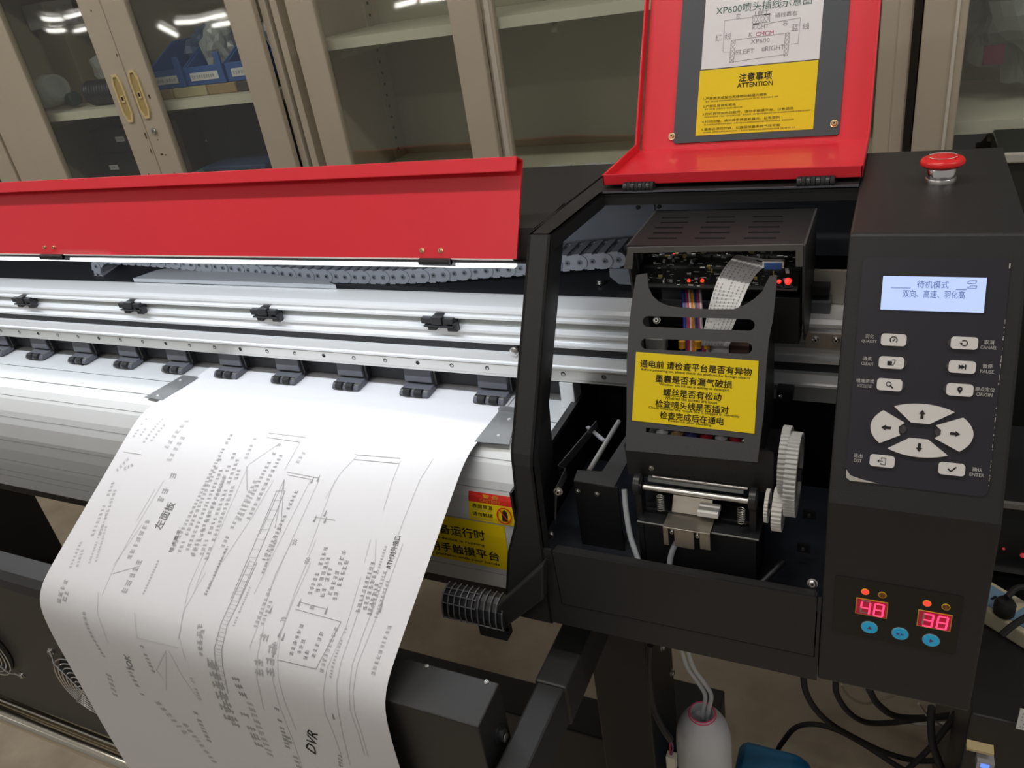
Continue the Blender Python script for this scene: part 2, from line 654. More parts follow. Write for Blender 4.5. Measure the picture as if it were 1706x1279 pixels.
for txt, en, px, py, w in (('羽化', 'QUALITY', 1448.4, 564.3, 27), ('清洗', 'CLEAN', 1444.8, 601.3, 21), ('喷嘴测试', 'NOZZLE TEST', 1441.2, 638.4, 27), ('退出', 'EXIT', 1429.3, 762.5, 14),
                           ('取消', 'CANAEL', 1647.4, 574.3, 27), ('暂停', 'PAUSE', 1644.5, 614.1, 22), ('原点定位', 'ORIGIN', 1640.2, 652.7, 26), ('确认', 'ENTER', 1627.6, 786.1, 24)):
    c = UP.hit(px, py)
    a.text(txt, (c[0], c[1] + 0.0021), 0.0034, WH, w=0.0034 * len(txt) * 0.98, bold=0.012)
    a.text(en, (c[0], c[1] - 0.0021), 0.0027, WH, w=w / 2370.0, bold=0.012)
keypad = b.build('keypad', PR, bevel=0.0004)

# lcd
L0, L1 = UP.hit(1470, 457.6), UP.hit(1643.5, 520)
b = MB()
lx0, lx1, lt, lb = L0[0] - 0.0005, UP.hit(1646, 460)[0] + 0.0005, L0[1], UP.hit(1470, 518)[1]
b.plate(UP, [rrect(lx0, lb, lx1, lt, 0.0006), rrect(lx0 + 0.0012, lb + 0.0012, lx1 - 0.0012, lt - 0.0010, 0.0003)][:1], 0.0008, 0.0014, BLACK_PLASTIC)
b.plate(UP, [rrect(lx0 + 0.0012, lb + 0.0012, lx1 - 0.0012, lt - 0.0010, 0.0003)], 0.0010, 0.0017, LCD)
a = Art(b, UP, 0.00195)


def upx(px, py):
    return UP.hit(px, py)


c = upx(1556, 474)
a.text('待机模式', (upx(1554, 474)[0], c[1]), 0.0058, LCD_INK, w=0.0225)
c2 = upx(1554, 490)
a.text('双向、高速、羽化高', (c2[0] + 0.0003, c2[1]), 0.0062, LCD_INK, w=0.0440)
yl = upx(1500, 480)[1]
a.rect(upx(1484, 480)[0], yl, upx(1517, 480)[0], yl + 0.0004, LCD_INK)
a.rect(upx(1592, 483)[0], yl - 0.0004, upx(1610, 483)[0], yl, LCD_INK)
pc = upx(1619, 474)
a.path([(pc[0] - .003, pc[1] + .002), (pc[0] - .001, pc[1] + .003), (pc[0] + .003, pc[1] + .003), (pc[0] + .0025, pc[1] + .001), (pc[0] - .003, pc[1] + .0005), (pc[0] - .003, pc[1] + .002)], 0.0004, LCD_INK)
a.path([(pc[0] - .003, pc[1] - .003), (pc[0] - .0005, pc[1] - .001), (pc[0] + .0035, pc[1] - .001), (pc[0] + .003, pc[1] - .003), (pc[0] - .003, pc[1] - .003)], 0.0004, LCD_INK)
b.build('lcd_screen', keypad, label='lit pale blue lcd screen')

# buttons
BTN = mat('white_button_plastic', (0.70, 0.68, 0.66), 0.4)
HALO = mat('clear_button_bubble', (0.06, 0.055, 0.06), 0.25)
BUTTONS = {'quality': (1488.7, 565.9, 1), 'clean': (1485, 603.7, 1), 'nozzle': (1481.8, 640.4, 1), 'exit': (1469.6, 767, 0),
           'cancel': (1606, 571.3, -1), 'pause': (1602.4, 610.9, -1), 'origin': (1598.4, 649, -1), 'enter': (1585, 780.4, 0)}
for nm, (px, py, side) in BUTTONS.items():
    cx, cy = UP.hit(px, py)
    b = MB()
    b.plate(UP, [rrect(cx - 0.0094, cy - 0.0049, cx + 0.0094, cy + 0.0049, 0.0026)], 0.001, 0.0034, BTN)
    if side:
        b.plate(UP, [[(cx + side * 0.0075 + side * 0.0042 * math.cos(t), cy + 0.0034 * math.sin(t)) for t in [2 * math.pi * k / 14 * side for k in range(14)]]], 0.0009, 0.0022, HALO)
    a = Art(b, UP, 0.0037)
    if nm == 'quality':
        a.ring((cx, cy), 0.0026, 0.0007, INK, a0=-50, a1=230)
        a.line((cx - .0006, cy - .0012), (cx + .0012, cy + .001), 0.0009, INK)
    elif nm == 'clean':
        a.rect(cx - .003, cy - .0022, cx + .0004, cy + .0012, INK)
        a.path([(cx + .0006, cy - .0024), (cx + .0018, cy - .001), (cx + .0028, cy + .0024), (cx + .0004, cy + .0024)], 0.0005, INK)
    elif nm == 'nozzle':
        a.ring((cx - .0006, cy + .0006), 0.0018, 0.0006, INK)
        a.line((cx + .0007, cy - .0007), (cx + .0026, cy - .0026), 0.0011, INK)
    elif nm == 'exit':
        a.path([(cx - .0008, cy + .0016), (cx - .0008, cy + .0028), (cx + .0026, cy + .0028), (cx + .0026, cy - .0028), (cx - .0008, cy - .0028), (cx - .0008, cy - .0016)], 0.0005, INK)
        a.line((cx - .0034, cy), (cx + .0006, cy), 0.0005, INK)
        a.path([(cx - .0022, cy + .001), (cx - .0034, cy), (cx - .0022, cy - .001)], 0.0005, INK)
    elif nm == 'cancel':
        a.ring((cx, cy), 0.0021, 0.0007, INK, a0=-150, a1=140)
        a.poly([(cx - .0034, cy + .0002), (cx - .001, cy + .0002), (cx - .0022, cy - .0016)], INK)
    elif nm == 'pause':
        a.poly([(cx - .0026, cy + .002), (cx - .0026, cy - .002), (cx + .0004, cy)], INK)
        a.poly([(cx - .0006, cy + .002), (cx - .0006, cy - .002), (cx + .0018, cy)], INK)
        a.rect(cx + .0018, cy - .002, cx + .0027, cy + .002, INK)
    elif nm == 'origin':
        a.ring((cx, cy + .0008), 0.0013, 0.0014, INK)
        a.poly([(cx - .0018, cy + .0002), (cx, cy - .0032), (cx + .0018, cy + .0002)], INK)
    else:
        a.path([(cx - .0026, cy + .0002), (cx - .0006, cy - .0018), (cx + .0030, cy + .002)], 0.0011, INK)
    b.build('button', keypad, bevel=0.0007, smooth=True)
dx, dy = UP.hit(1533.5, 716.5)
RX, RY = 0.0372, 0.0218


def ell(t, k=1.0):
    return (dx + RX * k * math.cos(math.radians(t)), dy + RY * k * math.sin(math.radians(t)))


PADS = {'up': ([ell(t) for t in range(52, 129, 6)] + [(dx - 0.0075, dy + 0.0060), (dx + 0.0060, dy + 0.0060)], 90),
        'down': ([ell(t) for t in range(232, 309, 6)] + [(dx + 0.0060, dy - 0.0068), (dx - 0.0075, dy - 0.0068)], 270),
        'left': ([ell(t) for t in range(140, 221, 6)] + [(dx - 0.0145, dy - 0.0052), (dx - 0.0160, dy - 0.002), (dx - 0.0160, dy + 0.002), (dx - 0.0120, dy + 0.0052)], 180),
        'right': ([ell(t) for t in range(-40, 41, 6)] + [(dx + 0.0105, dy + 0.0052), (dx + 0.0145, dy + 0.002), (dx + 0.0145, dy - 0.002), (dx + 0.0105, dy - 0.0052)], 0)}
for nm, (pts, ang) in PADS.items():
    b = MB()
    b.plate(UP, [pts], 0.001, 0.0036, BTN)
    a = Art(b, UP, 0.0039)
    cx, cy = (dx, dy + 0.0135) if nm == 'up' else (dx, dy - 0.0138) if nm == 'down' else (dx - 0.0255, dy) if nm == 'left' else (dx + 0.0245, dy)
    t = math.radians(ang)
    u, v = (math.cos(t), math.sin(t)), (-math.sin(t), math.cos(t))
    a.poly([(cx + u[0] * p + v[0] * q, cy + u[1] * p + v[1] * q) for p, q in ((-.0036, -.0011), (.0002, -.0011), (.0002, -.0024), (.0036, 0), (.0002, .0024), (.0002, .0011), (-.0036, .0011))], INK)
    b.build('arrow_button', keypad, bevel=0.0008, smooth=True)
for s in (-1, 1):
    b = MB()
    b.plate(UP, [[(dx + s * 0.0133 + 0.0030 * math.cos(2 * math.pi * k / 14), dy + 0.0034 * math.sin(2 * math.pi * k / 14)) for k in range(14)]], 0.0009, 0.0026, HALO)
    b.build('pad_bump', keypad, bevel=0.0004, smooth=True)

# ---- temperature displays on the lower panel
b = MB()
q0, q1 = LP.hit(1420, 965), LP.hit(1585, 1085)
b.plate(LP, [rrect(BX0 + 0.010, LP.hit(1425, 1058)[1], LP.hit(1605, 1000)[0], LP.hit(1445, 966)[1], 0.002)], 0.0, 0.0006, mat('gloss_black_film', (0.012, 0.012, 0.012), 0.25))
tempd = b.build('temperature_panel', PR)
for val, corners, l1, l2 in (('48', ((1426.5, 994), (1480, 1003), (1477, 1030), (1425, 1019.5)), (1441.5, 984.5), (1470, 990)),
                             ('38', ((1530, 1014), (1587, 1024), (1583, 1051), (1527, 1040.5)), (1544.5, 1003.8), (1576, 1010))):
    P = [LP.hit(*q) for q in corners]
    x0, x1 = (P[0][0] + P[3][0]) / 2, (P[1][0] + P[2][0]) / 2
    y1, y0 = (P[0][1] + P[1][1]) / 2, (P[2][1] + P[3][1]) / 2
    b = MB()
    b.plate(LP, [[(x0, y0), (x1, y0), (x1, y1), (x0, y1)]], 0.0004, 0.0010, YEL_LINE)
    b.plate(LP, [[(x0 + .0006, y0 + .0006), (x1 - .0006, y0 + .0006), (x1 - .0006, y1 - .0006), (x0 + .0006, y1 - .0006)]], 0.0008, 0.0012, SEG_BG)
    a = Art(b, LP, 0.0014)
    W, H = (x1 - x0), (y1 - y0)
    for k, ch in enumerate(val):
        ox, oy, w, h = x0 + W * (0.16 + 0.42 * k), y0 + H * 0.16, W * 0.27, H * 0.74
        on = {'4': 'bcfg', '8': 'abcdefg', '3': 'abcdg'}[ch]
        sg = {'a': ((0, 1), (1, 1)), 'b': ((1, 1), (1, .5)), 'c': ((1, .5), (1, 0)), 'd': ((0, 0), (1, 0)), 'e': ((0, 0), (0, .5)), 'f': ((0, .5), (0, 1)), 'g': ((0, .5), (1, .5))}
        for s, (p, q) in sg.items():
            sl = lambda r: (ox + r[0] * w + 0.10 * w * r[1], oy + r[1] * h)
            a.line(sl(p), sl(q), 0.0016, SEG if s in on else SEG_OFF, up=1 if s in on else 0)
    b.build('temperature_readout', tempd)
    for q, m, nm in ((l1, LED_RED, 'lit_lamp'), (l2, SEG_OFF, 'unlit_lamp')):
        cx, cy = LP.hit(*q)
        b = MB()
        b.plate(LP, [[(cx + 0.0034 * math.cos(2 * math.pi * k / 18), cy + 0.0034 * math.sin(2 * math.pi * k / 18)) for k in range(18)]], 0.0004, 0.0010, YEL_LINE)
        b.plate(LP, [[(cx + 0.0027 * math.cos(2 * math.pi * k / 18), cy + 0.0027 * math.sin(2 * math.pi * k / 18)) for k in range(18)]], 0.0008, 0.0013, m if m is LED_RED else mat('dull_amber', (0.20, 0.07, 0.02), 0.4))
        b.build('indicator_lamp', tempd)
for (px, py), kind in (((1448.5, 1043.5), 1), ((1499.5, 1054), 0), ((1551, 1065), 2)):
    cx, cy = LP.hit(px, py)
    b = MB()
    el = lambda r: [(cx + r * math.cos(2 * math.pi * k / 24), cy + r * 0.98 * math.sin(2 * math.pi * k / 24)) for k in range(24)]
    b.plate(LP, [el(0.0070)], 0.0004, 0.0012, mat('pale_button_rim', (0.25, 0.38, 0.42), 0.5))
    b.plate(LP, [el(0.0064)], 0.001, 0.0016, BLUE_BTN)
    a = Art(b, LP, 0.0019)
    dk = mat('dark_red_mark', (0.20, 0.03, 0.12), 0.5)
    if kind == 1:
        a.poly([(cx - .002, cy - .0012), (cx + .002, cy - .0012), (cx + .0004, cy + .002)], dk)
    elif kind == 2:
        a.poly([(cx - .0012, cy - .002), (cx + .0022, cy), (cx - .001, cy + .002)], dk)
    else:
        pm = mat('purple_mark', (0.10, 0.10, 0.45), 0.5)
        a.disc((cx - .0018, cy), .0014, pm, n=10)
        a.poly([(cx + .0004, cy - .0014), (cx + .0034, cy), (cx + .0004, cy + .0014)], pm)
    b.build('membrane_button', tempd)

# ---- emergency stop
ec = at(1566.5, 303, Z=1.21)
b = MB()
b.lathe(ec, (0, 0, 1), [(0.0130, 0), (0.0130, 0.004), (0.0125, 0.0046), (0.0118, 0.0046)], STEEL, 40)
b.lathe(ec, (0, 0, 1), [(0.0120, 0.004), (0.0120, 0.014), (0.0112, 0.015)], CHROME, 40)
estop = b.build('emergency_stop', PR, smooth=True, label='red mushroom emergency stop on chrome collar')
b = MB()
E_RED = mat('red_button_plastic', (0.75, 0.02, 0.02), 0.3)
b.lathe(ec, (0, 0, 1), [(0.010, 0.0140), (0.016, 0.0152), (0.0186, 0.0175), (0.0188, 0.0200), (0.0174, 0.0222), (0.0135, 0.0237), (0.007, 0.0245), (0.001, 0.0246)], E_RED, 48)
pl = Plane(ec + Vector((0, 0, 0.0238)), (1, 0, 0), (0, 1, 0))
a = Art(b, pl, 0.0006)
for s in (20, 200):
    a.ring((0, 0), 0.0118, 0.0012, WH, a0=s, a1=s + 120, n=14)
    t = math.radians(s + 126)
    a.poly([(0.0102 * math.cos(t), 0.0102 * math.sin(t)), (0.0136 * math.cos(t), 0.0136 * math.sin(t)), (0.0118 * math.cos(t + .25), 0.0118 * math.sin(t + .25))], WH)
b.build('push_cap', estop, smooth=True, label='red mushroom cap with white turning arrows')

# ---- fascia: left post, top frame and lower front
def lev(z):
    """front line of the printer side at height z"""
    if z >= 1.005:
        return lin(YB, 0.68, (z - 1.005) / 0.205)
    return lin(0.567, YB, (z - 0.80) / 0.205)


b = MB()
levels = [(1.21, -0.3245, -0.3008), (1.15, -0.3268, -0.3028), (1.08, -0.3300, -0.3055), (1.012, -0.3330, -0.3082)]
for q in ((848, 780), (858, 850), (855, 880), (846, 920), (845, 985), (851, 1008)):
    p = at(*q, Y=0.573)
    levels.append((p.z, p.x, -0.3085))
levels.append((0.795, levels[-1][1] - 0.001, -0.3085))
D = 0.016
for (z0, l0, r0_), (z1, l1, r1_) in zip(levels, levels[1:]):
    y0, y1 = lev(z0), lev(z1)
    for (xa0, xb0, xa1, xb1, d) in ((l0, r0_, l1, r1_, 0.003), (r0_ - 0.003, r0_, r1_ - 0.003, r1_, D), (l0, l0 + 0.003, l1, l1 + 0.003, 0.10)):
        vs = [(xa0, y0, z0), (xb0, y0, z0), (xb1, y1, z1), (xa1, y1, z1), (xa0, y0 + d, z0), (xb0, y0 + d, z0), (xb1, y1 + d, z1), (xa1, y1 + d, z1)]
        b.add(vs, [(0, 1, 2, 3), (4, 7, 6, 5), (0, 4, 5, 1), (3, 2, 6, 7), (1, 5, 6, 2), (0, 3, 7, 4)], BLACK)
post = b.build('left_post', PR)
# top frame: strip over the post, back part behind the opening, both with turned-down lips
b = MB()
for (p0, p1, p2, p3) in (((-0.3245, 0.68), (-0.3008, 0.68), (-0.2925, 0.82), (-0.3140, 0.86)),):
    b.plate(TOP, [[p0, p1, p2, (-0.2925, 0.94), (-0.3090, 0.94), p3]], -0.003, 0.0, BLACK)
b.plate(TOP, [[(-0.2925, 0.82), (BX0 - 0.0005, 0.82), (BX0 - 0.0005, 0.94), (-0.2925, 0.94)]], -0.003, 0.0, BLACK)
b.add([(-0.3008, 0.68, 1.21), (-0.2925, 0.82, 1.21), (-0.2925, 0.82, 1.193), (-0.3008, 0.68 + .004, 1.193), (-0.3036, 0.68, 1.21), (-0.2955, 0.82, 1.21), (-0.2955, 0.82, 1.193), (-0.3036, 0.684, 1.193)],
      [(0, 1, 2, 3), (4, 7, 6, 5), (0, 4, 5, 1), (3, 2, 6, 7), (1, 5, 6, 2), (0, 3, 7, 4)], BLACK)
b.box(-0.2925, BX0 - 0.0005, 0.82, 0.8225, 1.1945, 1.2095, BLACK)
b.box(-0.2925, BX0 - 0.0005, 0.8185, 0.8200, 1.2085, 1.2103, GREY_PLASTIC)
topf = b.build('top_frame', PR)
# long top hood to the left of the frame, LED lip underneath
b = MB()
b.plate(TOP, [[(XL, 0.700), (-0.3265, 0.700), (-0.3170, 0.861), (-0.3125, 0.94), (XL, 0.94)]], -0.003, 0.0, BLACK)
b.box(XL, -0.3265, 0.6985, 0.7015, 1.175, 1.2085, BLACK)
b.box(XL, -0.3275, 0.6945, 0.722, 1.1735, 1.176, BLACK_IN)
hood = b.build('top_hood', PR)
b = MB()
b.box(XL + 0.02, -0.352, 0.6925, 0.7000, 1.1690, 1.1735, LED_WHITE)
b.build('led_strip', hood, label='lit white led strip')
# rear wall, inside floor
b = MB()
b.box(XL, -0.20, 0.930, 0.940, 0.95, 1.207, GREY_WALL)
b.box(-0.20, BX0, 0.930, 0.940, 0.95, 1.207, GREY_WALL)
b.box(-0.2685, -0.2665, 0.9285, 0.930, 1.09, 1.205, GREY_WALL)
for q in ((1063, 345), (1098, 344)):
    p = at(*q, Y=0.93)
    b.cyl((p.x, 0.931, p.z), (p.x, 0.9285, p.z), 0.0025, SLOT, 10)
rear = b.build('rear_wall', PR)
b = MB()
b.sweep_x([(0.93, 1.095), (0.90, 1.086), (0.845, 1.078), (0.8155, 1.072), (0.8155, 1.066), (0.93, 1.066)], XL, BX0, BLACK_IN)
shelf_in = b.build('cable_tray', PR)
p = at(1004, 473, Y=0.87)
screw((p.x, 0.862, 1.083), (0, -.2, 1), 0.004, PR)
b = MB()
b.plate(Plane((0, 0, 1.0865), (1, 0, 0), (0, 1, 0)), [[(at(x, y, Z=1.090).x, at(x, y, Z=1.090).y) for x, y in ((300, 468), (560, 477), (548, 472), (420, 455), (300, 446), (262, 452), (222, 466))]], 0.0, 0.006, mat('pale_grey_plastic', (0.26, 0.27, 0.285), 0.4))
b.build('tray_strip', PR, bevel=0.001)

# ---- beam
YR = 0.78
b = MB()
beam_prof = [(0.845, 1.060), (0.815, 1.060), (0.8135, 1.0853), (0.8095, 1.0855), (0.786, 1.0805), (0.780, 1.0775), (0.780, 1.0735), (0.784, 1.0720), (0.784, 1.0690), (0.779, 1.0680), (0.779, 1.0650), (0.788, 1.0630), (0.788, 1.0530), (0.779, 1.0500), (0.779, 1.0465),
             (0.783, 1.0450), (0.783, 1.0385), (0.776, 1.0370), (0.776, 1.0335), (0.784, 1.0325), (0.784, 1.0195), (0.779, 1.0185), (0.777, 1.0090), (0.774, 1.0080), (0.774, 1.0055), (0.781, 1.0050), (0.781, 0.9850), (0.845, 0.985)]
b.sweep_x(beam_prof, XL, BX0, ALU)
beam = b.build('beam', PR)
b = MB()
b.box(XL, BX0, 0.7836, 0.7846, 1.0198, 1.0322, mat('black_slot_tape', (0.035, 0.037, 0.043), 0.45))
b.build('slot_tape', beam)
b = MB()
b.box(XL, BX0, 0.7868, 0.7876, 1.0540, 1.0625, mat('encoder_film', (0.36, 0.38, 0.36), 0.4, metal=0.2))
b.build('encoder_film', beam)
# linear rail with countersunk holes
b = MB()
b.sweep_x([(0.781, 1.0040), (0.7765, 1.0040), (0.7760, 1.0030), (0.7760, 0.9905), (0.7770, 0.9895), (0.7770, 0.9862), (0.781, 0.9850)], XL, -0.170, mat('rail_steel', (0.66, 0.66, 0.64), 0.30, metal=0.8))
b.sweep_x([(0.781, 1.0040), (0.7765, 1.0040), (0.7770, 0.9862), (0.781, 0.9850)], -0.170, BX0, ALU_DULL)  # right end of the rail: dimmer light put into a duller metal colour
rp = Plane((0, 0.7760, 0), (1, 0, 0), (0, 0, 1))
a = Art(b, rp, 0.0003)
hx = [at(x, y, Y=0.776).x for x, y in ((663, 598), (723, 604), (780, 609), (843, 614), (979, 626))]
step = 0.0525
x = -0.245
while x > XL:
    k = round((-0.245 - x) / step)
    a.disc((x, 0.9975), 0.0030, SLOT, n=14)
    if k % 3:
        a.disc((x + 0.0004, 0.9972), 0.0019, STEEL, up=1, n=12)
    x -= step
b.build('linear_rail', beam, label='steel rail with screw holes')
# encoder clips
P0 = None
for i, x in enumerate((-0.5138, -0.8021, -1.0784, -1.3458, -1.62)):
    c = 0.7835
    b = MB()
    w = 0.024
    b.box(x - w, x - w * .35, 0.772, 0.788, 1.0585, 1.0665, BLACK_PLASTIC)
    b.box(x - w * .32, x + w * .32, 0.770, 0.788, 1.0590, 1.0690, BLACK_PLASTIC)
    b.box(x + w * .35, x + w * .95, 0.772, 0.788, 1.0560, 1.0665, BLACK_PLASTIC)
    b.box(x - w * .85, x + w, 0.770, 0.783, 1.0548, 1.0572, BLACK_PLASTIC)
    b.box(x - w * .65, x - w * .15, 0.772, 0.780, 1.0495, 1.0545, BLACK_PLASTIC)
    b.box(x + w * .55, x + w * 1.15, 0.772, 0.781, 1.0490, 1.0600, BLACK_PLASTIC)
    b.build('encoder_clip', PR, bevel=0.0008)
b = MB()
p = at(861, 585, Y=0.776)
b.lathe((p.x - 0.004, 0.780, 1.024), (0, -1, 0), [(0.006, 0), (0.006, 0.004), (0.003, 0.006)], STEEL, 14)
b.build('rail_bolt', beam, smooth=True)
# beam end block, mounting plates on the right
b = MB()
q0, q1 = at(931, 638, Y=0.776), at(958, 668, Y=0.776)
b.box(q0.x, q1.x, 0.776, 0.80, 0.9485, 0.985, ALU)
b.build('beam_support', PR, bevel=0.001)
b = MB()
q0, q1 = at(1349, 460, Y=0.80), at(1409, 535, Y=0.80)
b.box(-0.075, BX0 - 0.001, 0.815, 0.82, q1.z, q0.z, mat('beige_steel', (0.45, 0.42, 0.37), 0.4, metal=0.4))
b.box(-0.075, -0.052, 0.80, 0.815, q1.z + 0.028, q0.z - 0.012, BLACK_IN)
b.box(-0.085, -0.050, 0.795, 0.815, q1.z + 0.002, q1.z + 0.022, GREY_WALL)
b.build('end_plate', PR)
b = MB()
q0, q1 = at(1343, 553, Y=0.775), at(1398, 580, Y=0.775)
b.box(q0.x, BX0 - 0.001, 0.772, 0.7745, q1.z, q0.z, mat('rail_joint_steel', (0.40, 0.35, 0.30), 0.4, metal=0.6))
jp = b.build('joint_plate', PR)
for q in ((1359, 565), (1393, 566)):
    p = at(*q, Y=0.772)
    screw((p.x, 0.772, p.z), (0, -1, 0), 0.003, jp)
b = MB()
q0, q1 = at(1296, 640, Y=0.772), at(1322, 662, Y=0.772)
b.box(q0.x, q1.x, 0.76, 0.7755, q1.z, q0.z, BLACK_PLASTIC)
b.lathe(((q0.x + q1.x) / 2 - .003, 0.76, (q0.z + q1.z) / 2), (0, -1, 0), [(0.003, 0), (0.002, 0.003)], STEEL, 10)
b.build('belt_stop', PR, bevel=0.001)

# ---- platform and front apron
ZP = 0.948
PXR = at(957, 672, Z=ZP).x
b = MB()
for y0, y1 in ((0.7425, 0.86), (0.7012, 0.7405), (0.692, 0.6992)):
    b.box(XL, PXR, y0, y1, ZP - 0.012, ZP, ALU_PLATE)
b.box(XL, PXR, 0.698, 0.86, ZP - 0.016, ZP - 0.0035, SLOT)
for x in (PXR - 0.05, PXR - 0.30, PXR - 0.9):
    b.cyl((x, 0.765, ZP - 0.001), (x, 0.765, ZP + 0.0003), 0.0028, SLOT, 12)
plat = b.build('platform', PR, label='ribbed aluminium platform')
b = MB()
b.box(XL, -0.345, 0.80, 0.86, 0.955, 0.975, BLACK_IN)
b.build('inner_bar', PR)
APRON = [(0.692, 0.9475), (0.681, 0.9430), (0.667, 0.930), (0.655, 0.913), (0.6455, 0.893), (0.639, 0.870), (0.6355, 0.845), (0.634, 0.815), (0.634, 0.762)]
APX = -0.347
b = MB()
b.shell_x(APRON, XL, APX, -0.003, ALU_PLATE)
ap_map = lambda x, s, h: (lambda r: Vector((x, r[0] + r[2][0] * h * -1 * -1, r[1] + r[2][1] * h)))(profile_at(APRON, s))


def apron_pt(x, s, h):
    y, z, (ny, nz) = profile_at(APRON, s)
    # outward is toward -y / +z
    if ny > 0:
        ny, nz = -ny, -nz
    return Vector((x, y + ny * h, z + nz * h))


class ApronMap:
    """a = x, b = minus the way down along the apron"""
    def __call__(s, a, bb, h):
        return apron_pt(a, -bb, h)

    def hit(s, px, py):
        r = hit_profile(px, py, APRON)
        return r[0], -r[1]


AM = ApronMap()
a = Art(b, AM, 0.0004)
groove = mat('apron_groove', (0.28, 0.29, 0.30), 0.5)
for q in ((0, 632), (0, 656), (0, 692), (0, 731), (0, 763), (0, 789), (820, 941)):
    r = hit_profile(*q, APRON)
    if r:
        a.rect(XL, -r[1] - 0.0004, APX, -r[1] + 0.0004, groove)
apron = b.build('front_apron', PR, label='pale ribbed aluminium apron curving down')
# stickers on the apron
b = MB()
big_l = -0.60
t_ = [AM.hit(*q) for q in ((737, 858), (849, 878))]
bt = [AM.hit(*q) for q in ((720, 923), (842, 950))]
sy1, sy0 = (t_[0][1] + t_[1][1]) / 2, (bt[0][1] + bt[1][1]) / 2
sx1 = AM.hit(846, 915)[0]
N = 8


def wrap_sheet(b, x0, x1, y0, y1, h, m):
    g = [[AM(lin(x0, x1, i), lin(y0, y1, j / N), h) for i in (0, 1)] for j in range(N + 1)]
    g2 = [[AM(lin(x0, x1, i), lin(y0, y1, j / N), 0.00005) for i in (0, 1)] for j in range(N + 1)]
    vs = [p for r in g for p in r] + [p for r in g2 for p in r]
    o = 2 * (N + 1)
    fs = [(2 * j, 2 * j + 1, 2 * j + 3, 2 * j + 2) for j in range(N)] + [(o + 2 * j, o + 2 * j + 2, o + 2 * j + 3, o + 2 * j + 1) for j in range(N)]
    b.add(vs, fs, m)


wrap_sheet(b, big_l, sx1, sy0, sy1, 0.0008, YELLOW)
a = Art(b, AM, 0.0012)
H = sy1 - sy0
l1, l2 = AM.hit(720, 876), AM.hit(808, 890)
r1 = AM.hit(806, 888)
lines = (('设备运行时', (728, 877), (808, 892), 0.0145, 'r', 0.013), ('When the device is running', None, (808, 908), 0.0052, 'r', 0.012),
         ('禁止用手触摸平台', None, (832, 927), 0.0145, 'r', 0.013), ('Do not touch the platform with your hands', None, (833, 940), 0.0052, 'r', 0.012))
for st, _, q, h, al, bo in lines:
    p = AM.hit(*q)
    w = {'设备运行时': 0.0800, 'When the device is running': 0.1010, '禁止用手触摸平台': 0.1330, 'Do not touch the platform with your hands': 0.1570}[st]
    a.text(st, p, h, INK, w=w, align='r', bold=bo)
b.build('safety_sticker', apron, label='wide yellow sticker about not touching the platform')
b = MB()
c0, c1 = AM.hit(786, 818), AM.hit(778, 862)
cx0 = (c0[0] + c1[0]) / 2
cx1 = AM.hit(856, 845)[0] + 0.002
cy1 = (c0[1] + AM.hit(852, 828)[1]) / 2
cy0 = (c1[1] + AM.hit(850, 876)[1]) / 2
split = lin(cy1, cy0, 0.34)
wrap_sheet(b, cx0, cx1, cy0, split, 0.0008, YELLOW)
wrap_sheet(b, cx0, cx1, split, cy1, 0.0008, RED_ST)
a = Art(b, AM, 0.0012)
W, H = cx1 - cx0, cy1 - cy0
yp = mat('yellow_print', (0.80, 0.45, 0.04), 0.5)
a.text('警 告', (cx0 + W * .48, cy1 - H * .10), H * .12, yp, w=W * .34, bold=0.01)
a.text('CAUTION', (cx0 + W * .46, cy1 - H * .24), H * .11, yp, w=W * .42, bold=0.012)
a.text('表面高温', (cx0 + W * .30, cy1 - H * .47), H * .14, INK, w=W * .44, bold=0.012)
a.text('HOT SURFACE', (cx0 + W * .30, cy1 - H * .60), H * .05, INK_GREY, w=W * .40)
a.text('请勿触摸', (cx0 + W * .30, cy1 - H * .75), H * .14, INK, w=W * .44, bold=0.012)
a.text('DO NOT TOUCH', (cx0 + W * .30, cy1 - H * .90), H * .05, INK_GREY, w=W * .40)
hc = (cx0 + W * .775, cy1 - H * .66)
a.poly([(hc[0] + p * W, hc[1] + q * H) for p, q in ((-.05, -.2), (.05, -.2), (.07, -.02), (.05, .12), (-.01, .2), (-.05, .1), (-.06, -.02))], INK)
a.ring(hc, W * .15, W * .025, RED_ST, up=1, ry=H * .27)
a.line((hc[0] - W * .10, hc[1] + H * .2), (hc[0] + W * .10, hc[1] - H * .2), W * .022, RED_ST, up=1)
b.build('caution_sticker', apron, label='red and yellow caution sticker')
# bar under the apron
b = MB()
b.box(XL, -0.335, 0.645, 0.75, 0.735, 0.765, BLACK)
under = b.build('under_bar', PR, bevel=0.002)
p = at(115, 831, Y=0.645)
screw((p.x, 0.645, 0.752), (0, -1, 0), 0.003, under)

# ---- pinch rollers
ZR = 0.948


